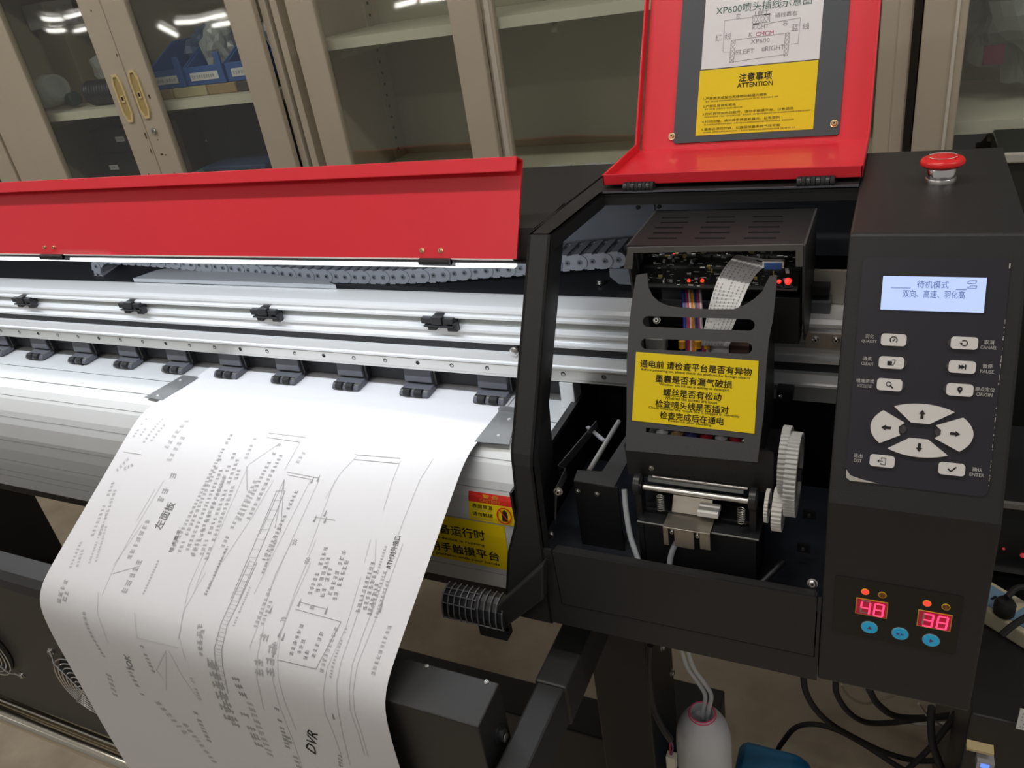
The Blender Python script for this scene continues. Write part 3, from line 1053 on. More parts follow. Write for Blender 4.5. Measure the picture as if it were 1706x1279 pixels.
def pinch(xc):
    b = MB()
    pr = [(0.835, 0.9855), (0.790, 0.9855), (0.7845, 0.9805), (0.7815, 0.9635), (0.7880, 0.9610), (0.835, 0.9610)]
    b.sweep_x(pr, xc - 0.0215, xc + 0.0215, GREY_PLASTIC)
    b.box(xc - 0.0225, xc + 0.0225, 0.787, 0.84, 0.9825, 0.9852, BLACK_PLASTIC)
    r = b.build('pinch_roller', PR, bevel=0.001)
    b = MB()
    b.box(xc + 0.0235, xc + 0.0245, 0.789, 0.7905, 0.958, 0.984, STEEL)
    b.box(xc + 0.0235, xc + 0.0244, 0.7905, 0.84, 0.958, 0.984, BLACK_PLASTIC)
    b.box(xc + 0.0215, xc + 0.0235, 0.785, 0.84, 0.956, 0.984, BLACK_PLASTIC)
    b.cyl((xc + 0.025, 0.805, 0.966), (xc + 0.030, 0.805, 0.966), 0.0022, STEEL, 10)
    b.cyl((xc + 0.025, 0.798, 0.982), (xc + 0.031, 0.798, 0.982), 0.0022, STEEL, 10)
    b.build('side_bracket', r)
    b = MB()
    b.sweep_x([(0.790, 0.9605), (0.780, 0.9590), (0.7735, 0.9580), (0.7735, 0.9500), (0.7800, 0.9497), (0.790, 0.9520)], xc - 0.0225, xc + 0.0225, GREY_PLASTIC)
    for x0, x1 in ((-0.0225, -0.0160), (-0.0045, 0.0015), (0.0140, 0.0225)):
        b.sweep_x([(0.7735, 0.9585), (0.7660, 0.9570), (0.7630, 0.9530), (0.7640, 0.9500), (0.7735, 0.9497)], xc + x0, xc + x1, GREY_PLASTIC)
        b.box(xc + x0 + 0.0006, xc + x1 - 0.0006, 0.7665, 0.7725, 0.9573, 0.9590, STEEL)
    f = b.build('roller_foot', r, bevel=0.0006)
    b = MB()
    for x0, x1 in ((-0.0155, -0.0050), (0.0020, 0.0135)):
        b.lathe((xc + x0, 0.7670, 0.9552), (1, 0, 0), [(0.0052, 0), (0.0058, 0.001), (0.0058, x1 - x0 - 0.001), (0.0052, x1 - x0)], RUBBER, 18)
    b.build('roller_wheel', r, smooth=True)
    return r


roll0 = pinch(-0.4560)
for i in range(1, 12):
    dup(roll0, (-0.1147 * i, 0, 0), PR)

# ---- drag chain
CH_Y0, CH_Y1 = 0.848, 0.895
cpts = [at(x, y, Y=CH_Y0) for x, y in ((290, 438), (380, 447), (470, 456), (560, 461), (640, 462), (720, 459), (800, 452), (870, 447), (930, 440), (985, 436), (1032, 433))]
z0 = cpts[0].z
loopc = at(172, 452, Y=CH_Y0)
lp = [Vector((loopc.x + 0.020 - 0.038 * math.sin(math.radians(t)), CH_Y0, loopc.z - 0.006 + 0.030 * math.cos(math.radians(t)))) for t in range(180, -1, -18)]
path = spline(lp + [Vector((loopc.x + 0.09, CH_Y0, z0 + .004))] + cpts, 10)
acc, links = 0.0, []
PITCH = 0.0165
nxt = 0.0
for p, q in zip(path, path[1:]):
    L = (q - p).length
    while nxt <= acc + L:
        links.append((p + (q - p) * ((nxt - acc) / L), (q - p).normalized()))
        nxt += PITCH
    acc += L
b = MB()
for li, (p, t) in enumerate(links):
    up = Vector((-t.z, 0, t.x))
    for y0, y1 in ((CH_Y0, CH_Y0 + 0.004), (CH_Y1 - 0.004, CH_Y1)):
        P = Plane((p.x, y0 + (0.0012 if li % 2 else 0.0), p.z), t, up)
        hl, hh = PITCH * 0.56, 0.0095
        pts = [(-hl, -hh), (hl * .4, -hh)] + [(hl * .4 + hh * math.sin(math.radians(k)), -hh * math.cos(math.radians(k))) for k in (30, 60, 90, 120, 150)] + [(hl * .4, hh), (-hl, hh)]
        b.prism(P, pts, 0.0, -(y1 - y0), CHAIN_M)
        if y0 == CH_Y0:
            b.prism(P, [(hl * .35 + 0.0035 * math.cos(k * .7), 0.0035 * math.sin(k * .7)) for k in range(9)], 0.0008, -0.001, GREY_PLASTIC)
            b.prism(P, [(hl * .35 + 0.0015 * math.cos(k * .9), 0.0015 * math.sin(k * .9)) for k in range(7)], 0.0014, -0.001, SLOT)
    P = Plane((p.x, CH_Y0 + .0006, p.z), t, (0, 1, 0))
    b.pbox(P, -PITCH * .30, PITCH * .26, 0.0, CH_Y1 - CH_Y0, 0.0080, 0.0105, CHAIN_M)
    b.pbox(P, -PITCH * .30, PITCH * .26, 0.0, CH_Y1 - CH_Y0, -0.0105, -0.0080, CHAIN_M)
b.build('drag_chain', PR)
b = MB()
q = at(1035, 440, Y=CH_Y0)
b.plate(Plane((0, CH_Y0 - 0.002, 0), (1, 0, 0), (0, 0, 1)), [[(at(x, y, Y=CH_Y0).x, at(x, y, Y=CH_Y0).z) for x, y in ((1016, 447), (1062, 447), (1062, 474), (1032, 472), (1017, 460))]], -0.004, 0.0, GREY_WALL)
b.build('chain_bracket', PR)

# ---- long red flap, raised
LT = math.radians(27.5)
LFX = -0.3425
LF = Plane((0, 0.682, 1.1835), (1, 0, 0), (0, math.sin(LT), math.cos(LT)))
htop = LF.hit(868, 265)[1]
b = MB()
b.plate(LF, [[(XL, 0.0), (LFX, 0.0), (LFX, htop), (XL, htop)]], -0.0025, 0.0, RED)
b.pbox(LF, XL, LFX, htop - 0.0025, htop, 0.0, 0.013, RED)
b.pbox(LF, XL, LFX, htop - 0.0150, htop, 0.0115, 0.0135, RED)
b.pbox(LF, XL, LFX - 0.004, -0.0015, 0.0, -0.0025, 0.0006, WHITE_PL)
flap = b.build('front_flap', PR, bevel=0.0008, label='long bright red flap raised above the platform')
for q0, q1 in (((70, 427), (106, 427)), ((700, 436), (752, 437)), ((-330, 415), (-300, 415))):
    x0, x1 = LF.hit(*q0)[0], LF.hit(*q1)[0]
    b = MB()
    b.pbox(LF, x0, x1, -0.0075, -0.001, -0.010, 0.003, BLACK_PLASTIC)
    b.cyl(LF(x0, -0.004, 0.001), LF(x1, -0.004, 0.001), 0.004, BLACK_PLASTIC, 12)
    b.build('hinge', flap, bevel=0.0006)
for q in ((703, 417), (734, 417), (75, 412), (90, 412)):
    c = LF.hit(*q)
    screw(LF(c[0], c[1], 0.0), LF.n, 0.0022, flap, BRASS)

# ---- red service cover, thrown open over the top
HN = math.radians(62.5)
HX0, HX1 = -0.2955, -0.0285
HY = 0.97
HP = Plane((0, HY, 1.214), (1, 0, 0), (0, math.cos(HN), math.sin(HN)))
b = MB()
HH = 0.262
b.pbox(HP, HX0 + 0.004, HX1 - 0.001, 0.0, HH, -0.0025, 0.0, RED)                       # standing panel, inside face to the front
b.plate(Plane((0, 0, 1.2170), (1, 0, 0), (0, 1, 0)), [[(HX0, 0.832), (HX1, 0.832), (HX1, HY + .002), (HX0, HY + .002)]], -0.0025, 0.0, RED)
LIPZ = 1.2265
b = b
b.box(HX0, HX1, 0.8295, 0.832, 1.2145, LIPZ, RED)
for x0, x1 in ((HX0, HX0 + 0.0025), (HX1 - 0.0025, HX1)):
    P = Plane((x0, 0, 0), (0, 1, 0), (0, 0, 1))
    e = 0.012
    b.prism(P, [(0.8295, 1.2145), (HY, 1.2145), (HY + math.cos(HN) * HH, 1.214 + math.sin(HN) * HH), (HY + math.cos(HN) * HH - e, 1.214 + math.sin(HN) * HH + e * .4), (HY - e * .9, 1.214 + e * 1.1), (0.8295, LIPZ)], 0.0, x1 - x0, RED)
cover = b.build('service_cover', PR, bevel=0.0008, label='red service cover standing open with instruction plate')
PL = [HP.hit(*q) for q in ((1114, 243), (1398, 222), (1146, 0), (1416, 0))]
gx0, gx1 = (PL[0][0] + PL[2][0]) / 2, (PL[1][0] + PL[3][0]) / 2
gy0 = (PL[0][1] + PL[1][1]) / 2
b = MB()
b.plate(HP, [rrect(gx0, gy0, gx1, HH - 0.01, 0.003)], 0.0, 0.0022, mat('dark_slate_plate', (0.055, 0.065, 0.075), 0.5))
plate = b.build('instruction_plate', cover, bevel=0.0006)
for q in ((1120, 228), (1390, 207)):
    c = HP.hit(*q)
    screw(HP(c[0], c[1], 0.0022), HP.n, 0.0032, cover, BRASS)
S0, S1, S2 = HP.hit(1158, 229), HP.hit(1355, 214), HP.hit(1364, 99)
b = MB()
yx0, yx1 = (S0[0] + HP.hit(1168, 121)[0]) / 2, (S1[0] + S2[0]) / 2
yy0, yy1 = (S0[1] + S1[1]) / 2, (S2[1] + HP.hit(1168, 121)[1]) / 2
b.pbox(HP, yx0, yx1, yy0, yy1, 0.0022, 0.0026, YELLOW)
a = Art(b, HP, 0.0029)
W, H = yx1 - yx0, yy1 - yy0
a.text('注意事项', (yx0 + W * .49, yy1 - H * .16), H * .125, INK, w=W * .28, bold=0.016)
a.text('ATTENTION', (yx0 + W * .49, yy1 - H * .275), H * .07, INK, w=W * .30, bold=0.016)
OL = mat('olive_print', (0.16, 0.12, 0.01), 0.5)
for k, (st, w) in enumerate((('1.严禁用手或其他无缘物动触摸光栅条', .55), ('2.严禁私自拆卸喷头', .29), ('3.打印启动加热功能时，请勿手触摸平台，以免烫伤', .78), ('4.打印过程，请勿将手伸进机器内，以免受伤', .67), ('5.墨瓶必须勿拧紧，以确保供墨系统气压平衡', .68))):
    y = yy1 - H * (.44 + .118 * k)
    a.text(st, (yx0 + W * .05, y), H * .042, OL, w=W * w, align='l', bold=0.004)
    a.scribble((yx0 + W * .07, y - H * .045), (yx0 + W * (.07 + w * 1.15), y - H * .045), H * .024, OL, gap=.15)
b.build('attention_sticker', plate, label='yellow attention sticker')
b = MB()
wy0 = yy1 + 0.0012
b.pbox(HP, yx0 + 0.0012, yx1 + 0.0006, wy0, wy0 + 0.112, 0.0022, 0.0026, WHITE_ST)
a = Art(b, HP, 0.0029)


def hp(px, py):
    return HP.hit(px, py)


K = INK_GREY
c = hp(1273, 10)
a.text('XP600喷头插线示意图', (c[0] - 0.001, c[1]), 0.0105, GREEN_INK, w=0.108)
for st, px, py, h, w in (('左', 1230.7, 28, .0055, .0055), ('LEFT', 1269.5, 23, .0050, .0152), ('插线靠右', 1310, 25, .0055, .0245), ('RIGHT', 1267.5, 46, .0050, .0185), ('右', 1308.5, 40, .0060, .0055),
                         ('K', 1251, 59, .0045, .0038), ('CMCM', 1274.5, 57, .0050, .0200), ('XP600', 1267, 69.5, .0052, .0215), ('左', 1229, 88, .0052, .0055), ('LEFT', 1245, 87, .0052, .0165), ('右', 1272.5, 83, .0052, .0055),
                         ('RIGHT', 1291.5, 81, .0056, .0215), ('红', 1198, 64, .0075, .0075), ('线', 1213.5, 62, .0075, .0075), ('蓝', 1324.5, 47, .0075, .0075), ('线', 1343, 45, .0075, .0075)):
    a.text(st, hp(px, py), h, MAROON if st == 'CMCM' else K, w=w)
for pts in (((1254, 30), (1208, 36), (1205, 88), (1217, 88)), ((1283, 42), (1283, 40), (1334, 31), (1330, 74), (1317, 75)), ((1225, 68), (1308, 57)), ((1225, 104), (1308, 92))):
    a.path([hp(*q) for q in pts], 0.00045, K)
for c0, c1, c2, c3 in (((1219, 69), (1226, 68), (1223, 105), (1216, 106)), ((1309, 57), (1316, 56), (1313, 93), (1306, 95)), ((1254, 28), (1283, 25), (1283, 38), (1254, 41))):
    P = [hp(*q) for q in (c0, c1, c2, c3)]
    a.path(P + [P[0]], 0.00045, K)
    n = 5
    for k in range(n):
        if c1[0] - c0[0] < 12:
            e = [(lin(P[0][0], P[3][0], t), lin(P[0][1], P[3][1], t)) for t in (k / n, (k + 1) / n)] + [(lin(P[1][0], P[2][0], t), lin(P[1][1], P[2][1], t)) for t in (k / n, (k + 1) / n)]
        else:
            e = [(lin(P[0][0], P[1][0], t), lin(P[0][1], P[1][1], t)) for t in (k / n, (k + 1) / n)] + [(lin(P[3][0], P[2][0], t), lin(P[3][1], P[2][1], t)) for t in (k / n, (k + 1) / n)]
        a.line(e[0], e[3], 0.0004, K)
        a.line(e[1], e[2], 0.0004, K)
for q0, q1 in (((1273, 26), (1284, 25)), ((1255, 42), (1265, 41))):
    p, q = hp(*q0), hp(*q1)
    a.line(p, q, 0.0015, INK)
b.build('wiring_sticker', plate, label='white wiring diagram sticker')
for q0, q1 in (((1038, 303), (1089, 306)), ((1328, 290), (1392, 294))):
    p0, p1 = at(*q0, Y=0.822), at(*q1, Y=0.822)
    b = MB()
    n = 8
    for k in range(n):
        x0, x1 = lin(p0.x, p1.x, k / n), lin(p0.x, p1.x, (k + 0.86) / n)
        b.cyl((x0, 0.8245, 1.2125), (x1, 0.8245, 1.2125), 0.0062, RUBBER if k % 2 else BLACK_PLASTIC, 14)
    b.box(p0.x, p1.x, 0.824, 0.845, 1.2095, 1.2120, BLACK)
    b.build('hinge', cover, smooth=True)

# ================================================================== PRINT CARRIAGE (part of the printer)
CT = math.radians(25)
CP = Plane((0, 0.66, 1.0965), (1, 0, 0), (0, math.sin(CT), math.cos(CT)))
FY = 0.715                                # front of the carriage hood
FP = Plane((0, FY, 0), (1, 0, 0), (0, 0, 1))


def cp(px, py):
    return CP.hit(px, py)


def fp(px, py):
    return FP.hit(px, py)


CAR = mat('charcoal_powder_coat', (0.055, 0.055, 0.057), 0.42, bump=0.2)
b = MB()
tl, tr = fp(1047, 411), fp(1338, 406)
ztop = (tl[1] + tr[1]) / 2
cx0, cx1 = tl[0], tr[0]
ybk = at(1112, 350, Z=ztop).y
holes = []
for r in range(5):
    for k in range(3):
        y0 = FY + 0.018 + r * (ybk - FY - 0.03) / 5
        x0 = cx0 + 0.014 + k * 0.047 - r * 0.0005 + (r % 2) * 0.002
        holes.append(rrect(x0, y0, x0 + 0.030, y0 + 0.004, 0.0018, 3))
b.plate(Plane((0, 0, ztop), (1, 0, 0), (0, 1, 0)), [[(cx0, FY), (cx1, FY), (cx1, ybk), (cx0, ybk)]] + holes, -0.002, 0.0, BLACK)
# front frame: a narrow flange round the window, lighter grey than the plates
fl = [fp(1047, 411), fp(1338, 406), fp(1338, 443), fp(1326, 443), fp(1326, 416), fp(1056, 420), fp(1054, 447), fp(1040, 446)]
b.prism(FP, [fl[0], fl[7], fl[6], fl[5], fl[4], fl[3], fl[2], fl[1]], 0.0, 0.002, mat('lighter_grey_flange', (0.11, 0.108, 0.105), 0.42))
zb = fp(1047, 530)[1]
for x0, x1 in ((cx0 - 0.002, cx0), (cx1, cx1 + 0.002)):
    P = Plane((x0, 0, 0), (0, 1, 0), (0, 0, 1))
    b.prism(P, [(FY, ztop), (FY, zb + 0.055), (FY + 0.012, zb), (0.745, zb - 0.03), (ybk, zb - 0.03), (ybk, ztop)], 0.0, x1 - x0, CAR)
b.box(cx0, cx1, ybk - 0.002, ybk, zb + 0.03, ztop, CAR)
car = b.build('print_carriage', PR, bevel=0.0008)
# louvre shadow tray under the top
# electronics board
zpc = fp(1200, 483)[1] + 0.001
PCB = mat('black_circuit_board', (0.012, 0.014, 0.014), 0.35)
BT_ = math.radians(24)
pp = Plane((0, FY + 0.001, zpc), (1, 0, 0), (0, math.cos(BT_), math.sin(BT_)))
DEP = (ybk - 0.014 - FY) / math.cos(BT_) * 0.86
b = MB()
b.pbox(pp, cx0 + 0.006, cx1 - 0.004, 0.0, DEP, -0.0016, 0.0, PCB)
SILK = mat('silkscreen_grey', (0.62, 0.63, 0.63), 0.5)
a = Art(b, pp, 0.0003)
rnd = random.Random(5)
for k in range(260):
    x, y = rnd.uniform(cx0 + .010, cx1 - .012), rnd.uniform(.002, DEP - .01)
    a.rect(x, y, x + rnd.choice((.0006, .003, .005)), y + rnd.choice((.0005, .0007, .0012)), SILK)
GOLDP = mat('gold_capacitor', (0.40, 0.34, 0.10), 0.35)
CHIP = mat('dark_chip', (0.03, 0.03, 0.035), 0.4)
GREYC = mat('grey_component', (0.40, 0.40, 0.43), 0.4)
for k in range(110):
    x, y = rnd.uniform(cx0 + .010, cx1 - .012), rnd.uniform(.004, DEP - .012)
    w, d, h = rnd.uniform(.0010, .0045), rnd.uniform(.001, .0035), rnd.uniform(.001, .0035)
    b.pbox(pp, x, x + w, y, y + d, 0.0, h, rnd.choice((CHIP, CHIP, GREYC, SILK, GOLDP)))
board = b.build('circuit_board', car)
b = MB()
PINKC = mat('red_connector', (0.60, 0.06, 0.08), 0.45)
for (px, py, w, h, m) in ((1192, 432, .006, .014, PINKC), (1238, 420, .014, .010, mat('pink_connector', (0.62, 0.20, 0.20), 0.5)), (1253, 421, .008, .009, WHITE_PL), (1268, 422, .010, .009, WHITE_PL), (1290, 424, .010, .010, WHITE_PL), (1309, 424, .006, .012, BLUE_PL), (1325, 423, .006, .012, WHITE_PL),
                          (1156, 424, .005, .014, GOLDP), (1141, 426, .004, .012, GREYC), (1172, 426, .005, .012, GOLDP), (1205, 426, .006, .012, CHIP)):
    p = at(px, py, Y=0.775)
    b.box(p.x - w / 2, p.x + w / 2, 0.775, 0.785, zpc + 0.024, zpc + 0.026 + h, m)
b.build('connector_row', board, kind='stuff')
for px, py, y, r in ((1123, 425, .76, .0024), (1147.5, 467, FY + .008, .0016), (1170, 467, FY + .008, .0018), (1313, 468.5, FY + .004, .0034), (1298, 469, FY + .004, .0020)):
    p = at(px, py, Y=y)
    b = MB()
    b.ball(p, r, LED_RED, 6)
    b.box(p.x - r, p.x + r, y - r * .5, y + r, min(zpc + (y - FY) * .44, p.z - r), p.z, YELLOW if py == 467 else CHIP)
    b.build('red_lamp', board, label='glowing red indicator lamp')
p0 = fp(1281, 452)
b = MB()
b.box(p0[0] - 0.010, p0[0] + 0.010, 0.742, 0.750, zpc + 0.008, zpc + 0.018, WHITE_PL)
b.box(p0[0] - 0.008, p0[0] + 0.008, 0.7405, 0.742, zpc + 0.011, zpc + 0.017, BLUE_PL)
b.build('ribbon_socket', board)
# flat ribbon cable
L = [(1227.6, 424, .752), (1214, 437, .735), (1200, 457, .722), (1190, 481, .708), (1181, 512, .698), (1177, 530, .694), (1172, 552, .690), (1168, 575, .688)]
Rr = [(1289, 441, .752), (1268, 449, .738), (1252, 468, .724), (1241, 490, .710), (1231, 514, .698), (1227, 531, .694), (1218, 551, .690), (1205, 576, .688)]
lf = spline([at(x, y, Y=d) for x, y, d in L], 5)
rt = spline([at(x, y, Y=d) for x, y, d in Rr], 5)
start = [(Vector((p0[0] - .008, .742, zpc + .015)), Vector((p0[0] + .008, .742, zpc + .015)))]
b = MB()
lf = [start[0][0] + Vector((0, 0.004, 0.004))] + lf
rt = [start[0][1] + Vector((0, 0.004, 0.004))] + rt
b.ribbon(lf, rt, mat('white_ribbon_cable', (0.66, 0.66, 0.66), 0.45), 0.0006)
n = len(lf)
for i in range(3, n - 1):
    nn = (lf[i + 1] - lf[i]).cross(rt[i] - lf[i]).normalized()
    if nn.y > 0:
        nn = -nn
    for k in range(7):
        if rnd.random() < 0.8:
            u0 = (k + .25 + rnd.uniform(0, .15)) / 7.4
            q = [lf[i].lerp(rt[i], u0), lf[i].lerp(rt[i], u0 + .035), lf[i + 1].lerp(rt[i + 1], u0 + .035), lf[i + 1].lerp(rt[i + 1], u0)]
            q[2], q[3] = q[1].lerp(q[2], .55), q[0].lerp(q[3], .55)
            b.add([v + nn * 0.0010 for v in q], [(0, 1, 2, 3)], INK_GREY)
b.build('ribbon_cable', car, label='white flat ribbon cable bent over the board')
# wire bundle
WIRES = [('blue', (0.03, 0.04, 0.30)), ('red', (0.50, 0.02, 0.02)), ('yellow', (0.55, 0.35, 0.02)), ('purple', (0.14, 0.05, 0.25)), ('orange', (0.60, 0.16, 0.02)), ('dark', (0.03, 0.03, 0.04)), ('white', (0.55, 0.55, 0.55))]
for k in range(12):
    nm, c = WIRES[(k * 5) % 7]
    t = k / 11.0
    px0, px1, px2 = lin(1138, 1166, t), lin(1140, 1168, t) + rnd.uniform(-2, 2), lin(1136, 1178, t)
    b = MB()
    b.tube(spline([at(px0, 484, Y=.735), at(px1, 515, Y=.715), at(px1 + 1, 545, Y=.706), at(px2, 575, Y=.700), at(px2 + 1, 602, Y=.694)], 4), 0.0017, mat(nm + '_wire', c, 0.4), 7)
    if k in (0, 7, 11):
        b.tube([at(px2, 568, Y=.697), at(px2 + .4, 580, Y=.696)], 0.0034, mat('amber_terminal', (0.60, 0.30, 0.02), 0.4), 8)
    b.build('wire', car, smooth=True)
# front sheet with cut-outs
out = [cp(*q) for q in ((1060, 458), (1078, 455), (1080, 478), (1087, 493), (1097, 502), (1110, 508), (1128, 511.5), (1180, 515), (1222, 515), (1240, 508), (1256, 498), (1270, 485), (1279, 466), (1283, 459), (1294, 458),
                        (1293, 480), (1288, 530), (1281, 565), (1277, 605), (1272, 690), (1262, 770), (1042, 750), (1044, 690), (1044, 605), (1047, 555), (1052, 505))]
out = list(reversed(out))


def slot(q0, q1, q2, q3):
    P = [cp(*q) for q in (q0, q1, q2, q3)]
    r = (P[0][1] - P[3][1]) / 2
    res = []
    for (c, s) in (((P[0][0] + r, (P[0][1] + P[3][1]) / 2), 90), ((P[1][0] - r, (P[1][1] + P[2][1]) / 2), -90)):
        for k in range(9):
            t = math.radians(s + 180 * k / 8)
            res.append((c[0] + r * math.cos(t), c[1] + r * math.sin(t)))
    return res


b = MB()
h1 = slot((1071, 526), (1258, 532.5), (1257, 551), (1072, 544))
h2 = slot((1068, 563), (1254, 571), (1253, 590), (1067, 581))
w3 = [cp(*q) for q in ((1076, 712), (1240, 730), (1239, 738), (1076, 720))]
b.plate(CP, [out, h1, h2, w3], -0.002, 0.0, CAR)
sheet = b.build('carriage_front_plate', car, bevel=0.0005)
for q in ((1089, 533),):
    c = cp(*q)
    screw(CP(c[0], c[1], -0.012), CP.n, 0.0028, car)
# side wall of the carriage behind the plate
b = MB()
for px in (1050, 1268):
    x = cp(px, 600)[0]
    P = Plane((x, 0, 0), (0, 1, 0), (0, 0, 1))
    b.prism(P, [(0.672, 1.115), (0.636, 1.035), (0.640, 0.985), (0.74, 0.985), (0.74, 1.115)], -0.001, 0.001, CAR)
b.box(cp(1050, 600)[0], cp(1268, 600)[0], 0.738, 0.742, 0.985, 1.10, BLACK_IN)
b.build('carriage_side', car)
b = MB()
x = cp(1282, 560)[0]
q0 = at(1310, 560, Y=0.735)
b.box(cx1 - 0.036, cx1 - 0.002, 0.728, 0.75, q0.z - .005, q0.z + 0.045, BLACK_IN)
b.build('side_block', car, bevel=0.001)
# parts seen through the lower slot
for (px, py, w, m) in ((1090, 574, .018, mat('pale_bracket', (0.35, 0.36, 0.35), 0.5)), (1197, 585, .020, MILK), (1232, 585, .018, mat('dark_brown_block', (0.10, 0.06, 0.05), 0.5))):
    c = at(px, py, Y=0.70)
    b = MB()
    b.box(c.x - w / 2, c.x + w / 2, 0.70, 0.72, c.z - .012, c.z + .006, m)
    b.build('inner_bracket', car)
# ink sac tops seen in the low window
for k, m in enumerate((MILK, mat('amber_sac', (0.32, 0.22, 0.10), 0.4), mat('navy_sac', (0.03, 0.03, 0.12), 0.4), mat('dark_red_sac', (0.28, 0.01, 0.02), 0.4), GREYC, mat('dark_red_sac', (0, 0, 0)))):
    p = CP.hit(1098 + k * 25, 722 + k * 2.3)
    c = CP(p[0], p[1], -0.012)
    b = MB()
    b.lathe(c - Vector((0, 0, .008)), (0, 0, 1), [(0.006, 0), (0.006, .008), (.003, .010), (.002, .014)], m, 12)
    b.build('ink_damper', car, smooth=True)
# yellow power-on sticker
b = MB()
c = [cp(*q) for q in ((1060, 586), (1264, 601), (1257, 722), (1053, 700))]
sx0, sx1 = (c[0][0] + c[3][0]) / 2, (c[1][0] + c[2][0]) / 2
b.prism(CP, [c[3], c[2], c[1], c[0]], 0.0001, 0.0006, YELLOW)
cen = lambda px, py: cp(px, py)
a = Art(b, CP, 0.0009)
ux, vx = (c[1][0] - c[0][0]), (c[0][1] - c[3][1])
rot = math.atan2(c[1][1] - c[0][1], c[1][0] - c[0][0])
BROWN = mat('dark_brown_print', (0.030, 0.018, 0.004), 0.5)
rows = (('通电前 请检查平台是否有异物', 1157, 612, 186, .0073), ('Before powering on, please check the platform for foreign objects', 1157, 622.5, 182, .0030),
        ('墨囊是否有漏气破损', 1155, 635, 128, .0073), ('Whether the ink sac is leaking or damaged', 1155, 645, 116, .0030), ('螺丝是否有松动', 1153, 657, 97, .0073), ('Whether the screws are loose', 1151, 666, 88, .0030),
        ('检查喷头线是否插对', 1152, 677, 122, .0073), ('Check whether the nozzle line is plugged in correctly', 1155, 686, 152, .0030), ('检查完成后在通电', 1152, 696, 107, .0073), ('Power on after checking', 1149, 704.5, 72, .0030))
for st, px, py, w, h in rows:
    p = cp(px, py)
    x0, x1 = cp(px - w / 2, py)[0], cp(px + w / 2, py)[0]
    a.text(st, p, h, BROWN, w=x1 - x0, rot=rot, bold=0.014 if h > .005 else 0.004)
b.build('power_on_sticker', sheet, label='yellow checklist sticker')
# lower block
LY = 0.632
LB = Plane((0, LY, 0), (1, 0, 0), (0, 0, 1))
lb = lambda px, py: LB.hit(px, py)
b = MB()
o = [lb(*q) for q in ((1040, 742), (1046, 790), (1250, 812), (1288, 800), (1290, 722), (1262, 715), (1050, 700))]
o = [(o[0][0], o[0][1]), (o[0][0] + .002, o[1][1]), (o[3][0], o[1][1]), (o[3][0], o[0][1] + .01), (o[5][0], o[0][1] + .012), (o[0][0] + .004, o[0][1] + .012)]
rec = [lb(*q) for q in ((1092, 742), (1092, 757), (1224, 772), (1224, 757))]
b.plate(LB, [o, rrect(rec[1][0], rec[2][1] + .005, rec[2][0], rec[0][1] - .001, .003)], -0.003, 0.0, BLACK)
b.box(o[1][0], o[2][0], LY + 0.003, 0.74, o[1][1], o[1][1] + .004, BLACK)
b.box(rec[1][0] - .002, rec[2][0] + .002, LY + 0.012, LY + .014, rec[2][1], rec[0][1], BLACK_IN)
blk = b.build('carriage_lower_block', car, bevel=0.0006)
b = MB()
q0, q1 = lb(1117, 744), lb(1143, 755)
b.box(q0[0], q1[0], LY + 0.004, LY + 0.011, q1[1], q0[1], WHITE_PL)
b.box(q0[0] + .003, q0[0] + .007, LY + 0.0036, LY + 0.004, q1[1] + .003, q0[1] - .002, INK_GREY)
b.build('white_tag', blk, label='small white tag')
b = MB()
q0, q1 = lb(1080, 772), lb(1240, 797)
b.box(q0[0], q1[0], LY - 0.006, LY - 0.001, o[1][1] - .001, o[1][1] + .003, ALU_DULL)
b.build('edge_strip', blk)
b = MB()
q0, q1 = lb(1143, 783), lb(1182, 802)
b.box(q0[0], q1[0], LY + 0.004, LY + 0.02, q1[1] + .004, o[1][1] + .001, mat('copper_part', (0.42, 0.22, 0.15), 0.35, metal=0.6))
for x in (q0[0] - .006, q0[0] - .003, q1[0] + .003, q1[0] + .006):
    b.box(x - .0007, x + .0007, LY + 0.006, LY + 0.018, q1[1] + .004, o[1][1] + .001, STEEL)
b.build('print_head_contact', blk)
for q in ((1240, 735), (1237, 757), (1085, 779)):
    p = lb(*q)
    screw((p[0], LY, p[1]), (0, -1, 0), 0.0022, blk)

# ================================================================== SERVICE STATION (parts of the printer)
SY = 0.618
SS = Plane((0, SY, 0), (1, 0, 0), (0, 0, 1))
ss = lambda px, py: SS.hit(px, py)
b = MB()
ZF = 0.856
b.box(-0.36, BX0 + .0, 0.582, 0.93, 0.800, 0.803, BLACK)
b.box(-0.34, BX0, 0.60, 0.80, ZF - 0.002, ZF, mat('dark_blue_black_steel', (0.022, 0.025, 0.034), 0.4))
b.box(PXR + .002, BX0, 0.862, 0.865, 0.803, 0.985, BLACK_IN)
st = b.build('service_tray', PR)
b = MB()
p = at(1025, 900, Z=ZF)
b.lathe((p.x, p.y, ZF), (0, 0, 1), [(0.013, 0), (0.013, 0.0004)], SLOT, 24)
b.build('drain_hole', st)
for q in ((1109, 905), (1214, 924)):
    p = at(*q, Z=ZF)
    screw((p.x, p.y, ZF), (0, -.3, 1), 0.0040, st)
# left inner wall
b = MB()
b.box(PXR + .0015, PXR + 0.0040, 0.585, 0.862, 0.803, 0.958, BLACK_IN)
b.box(PXR + .004, PXR + 0.010, 0.60, 0.862, 0.952, 0.958, BLACK)
lw = b.build('inner_side_wall', PR)
for q in ((916, 754), (901, 772)):
    p = at(*q, X=PXR + .005)
    screw((PXR + .004, p.y, p.z), (1, 0, 0), 0.0025, lw)
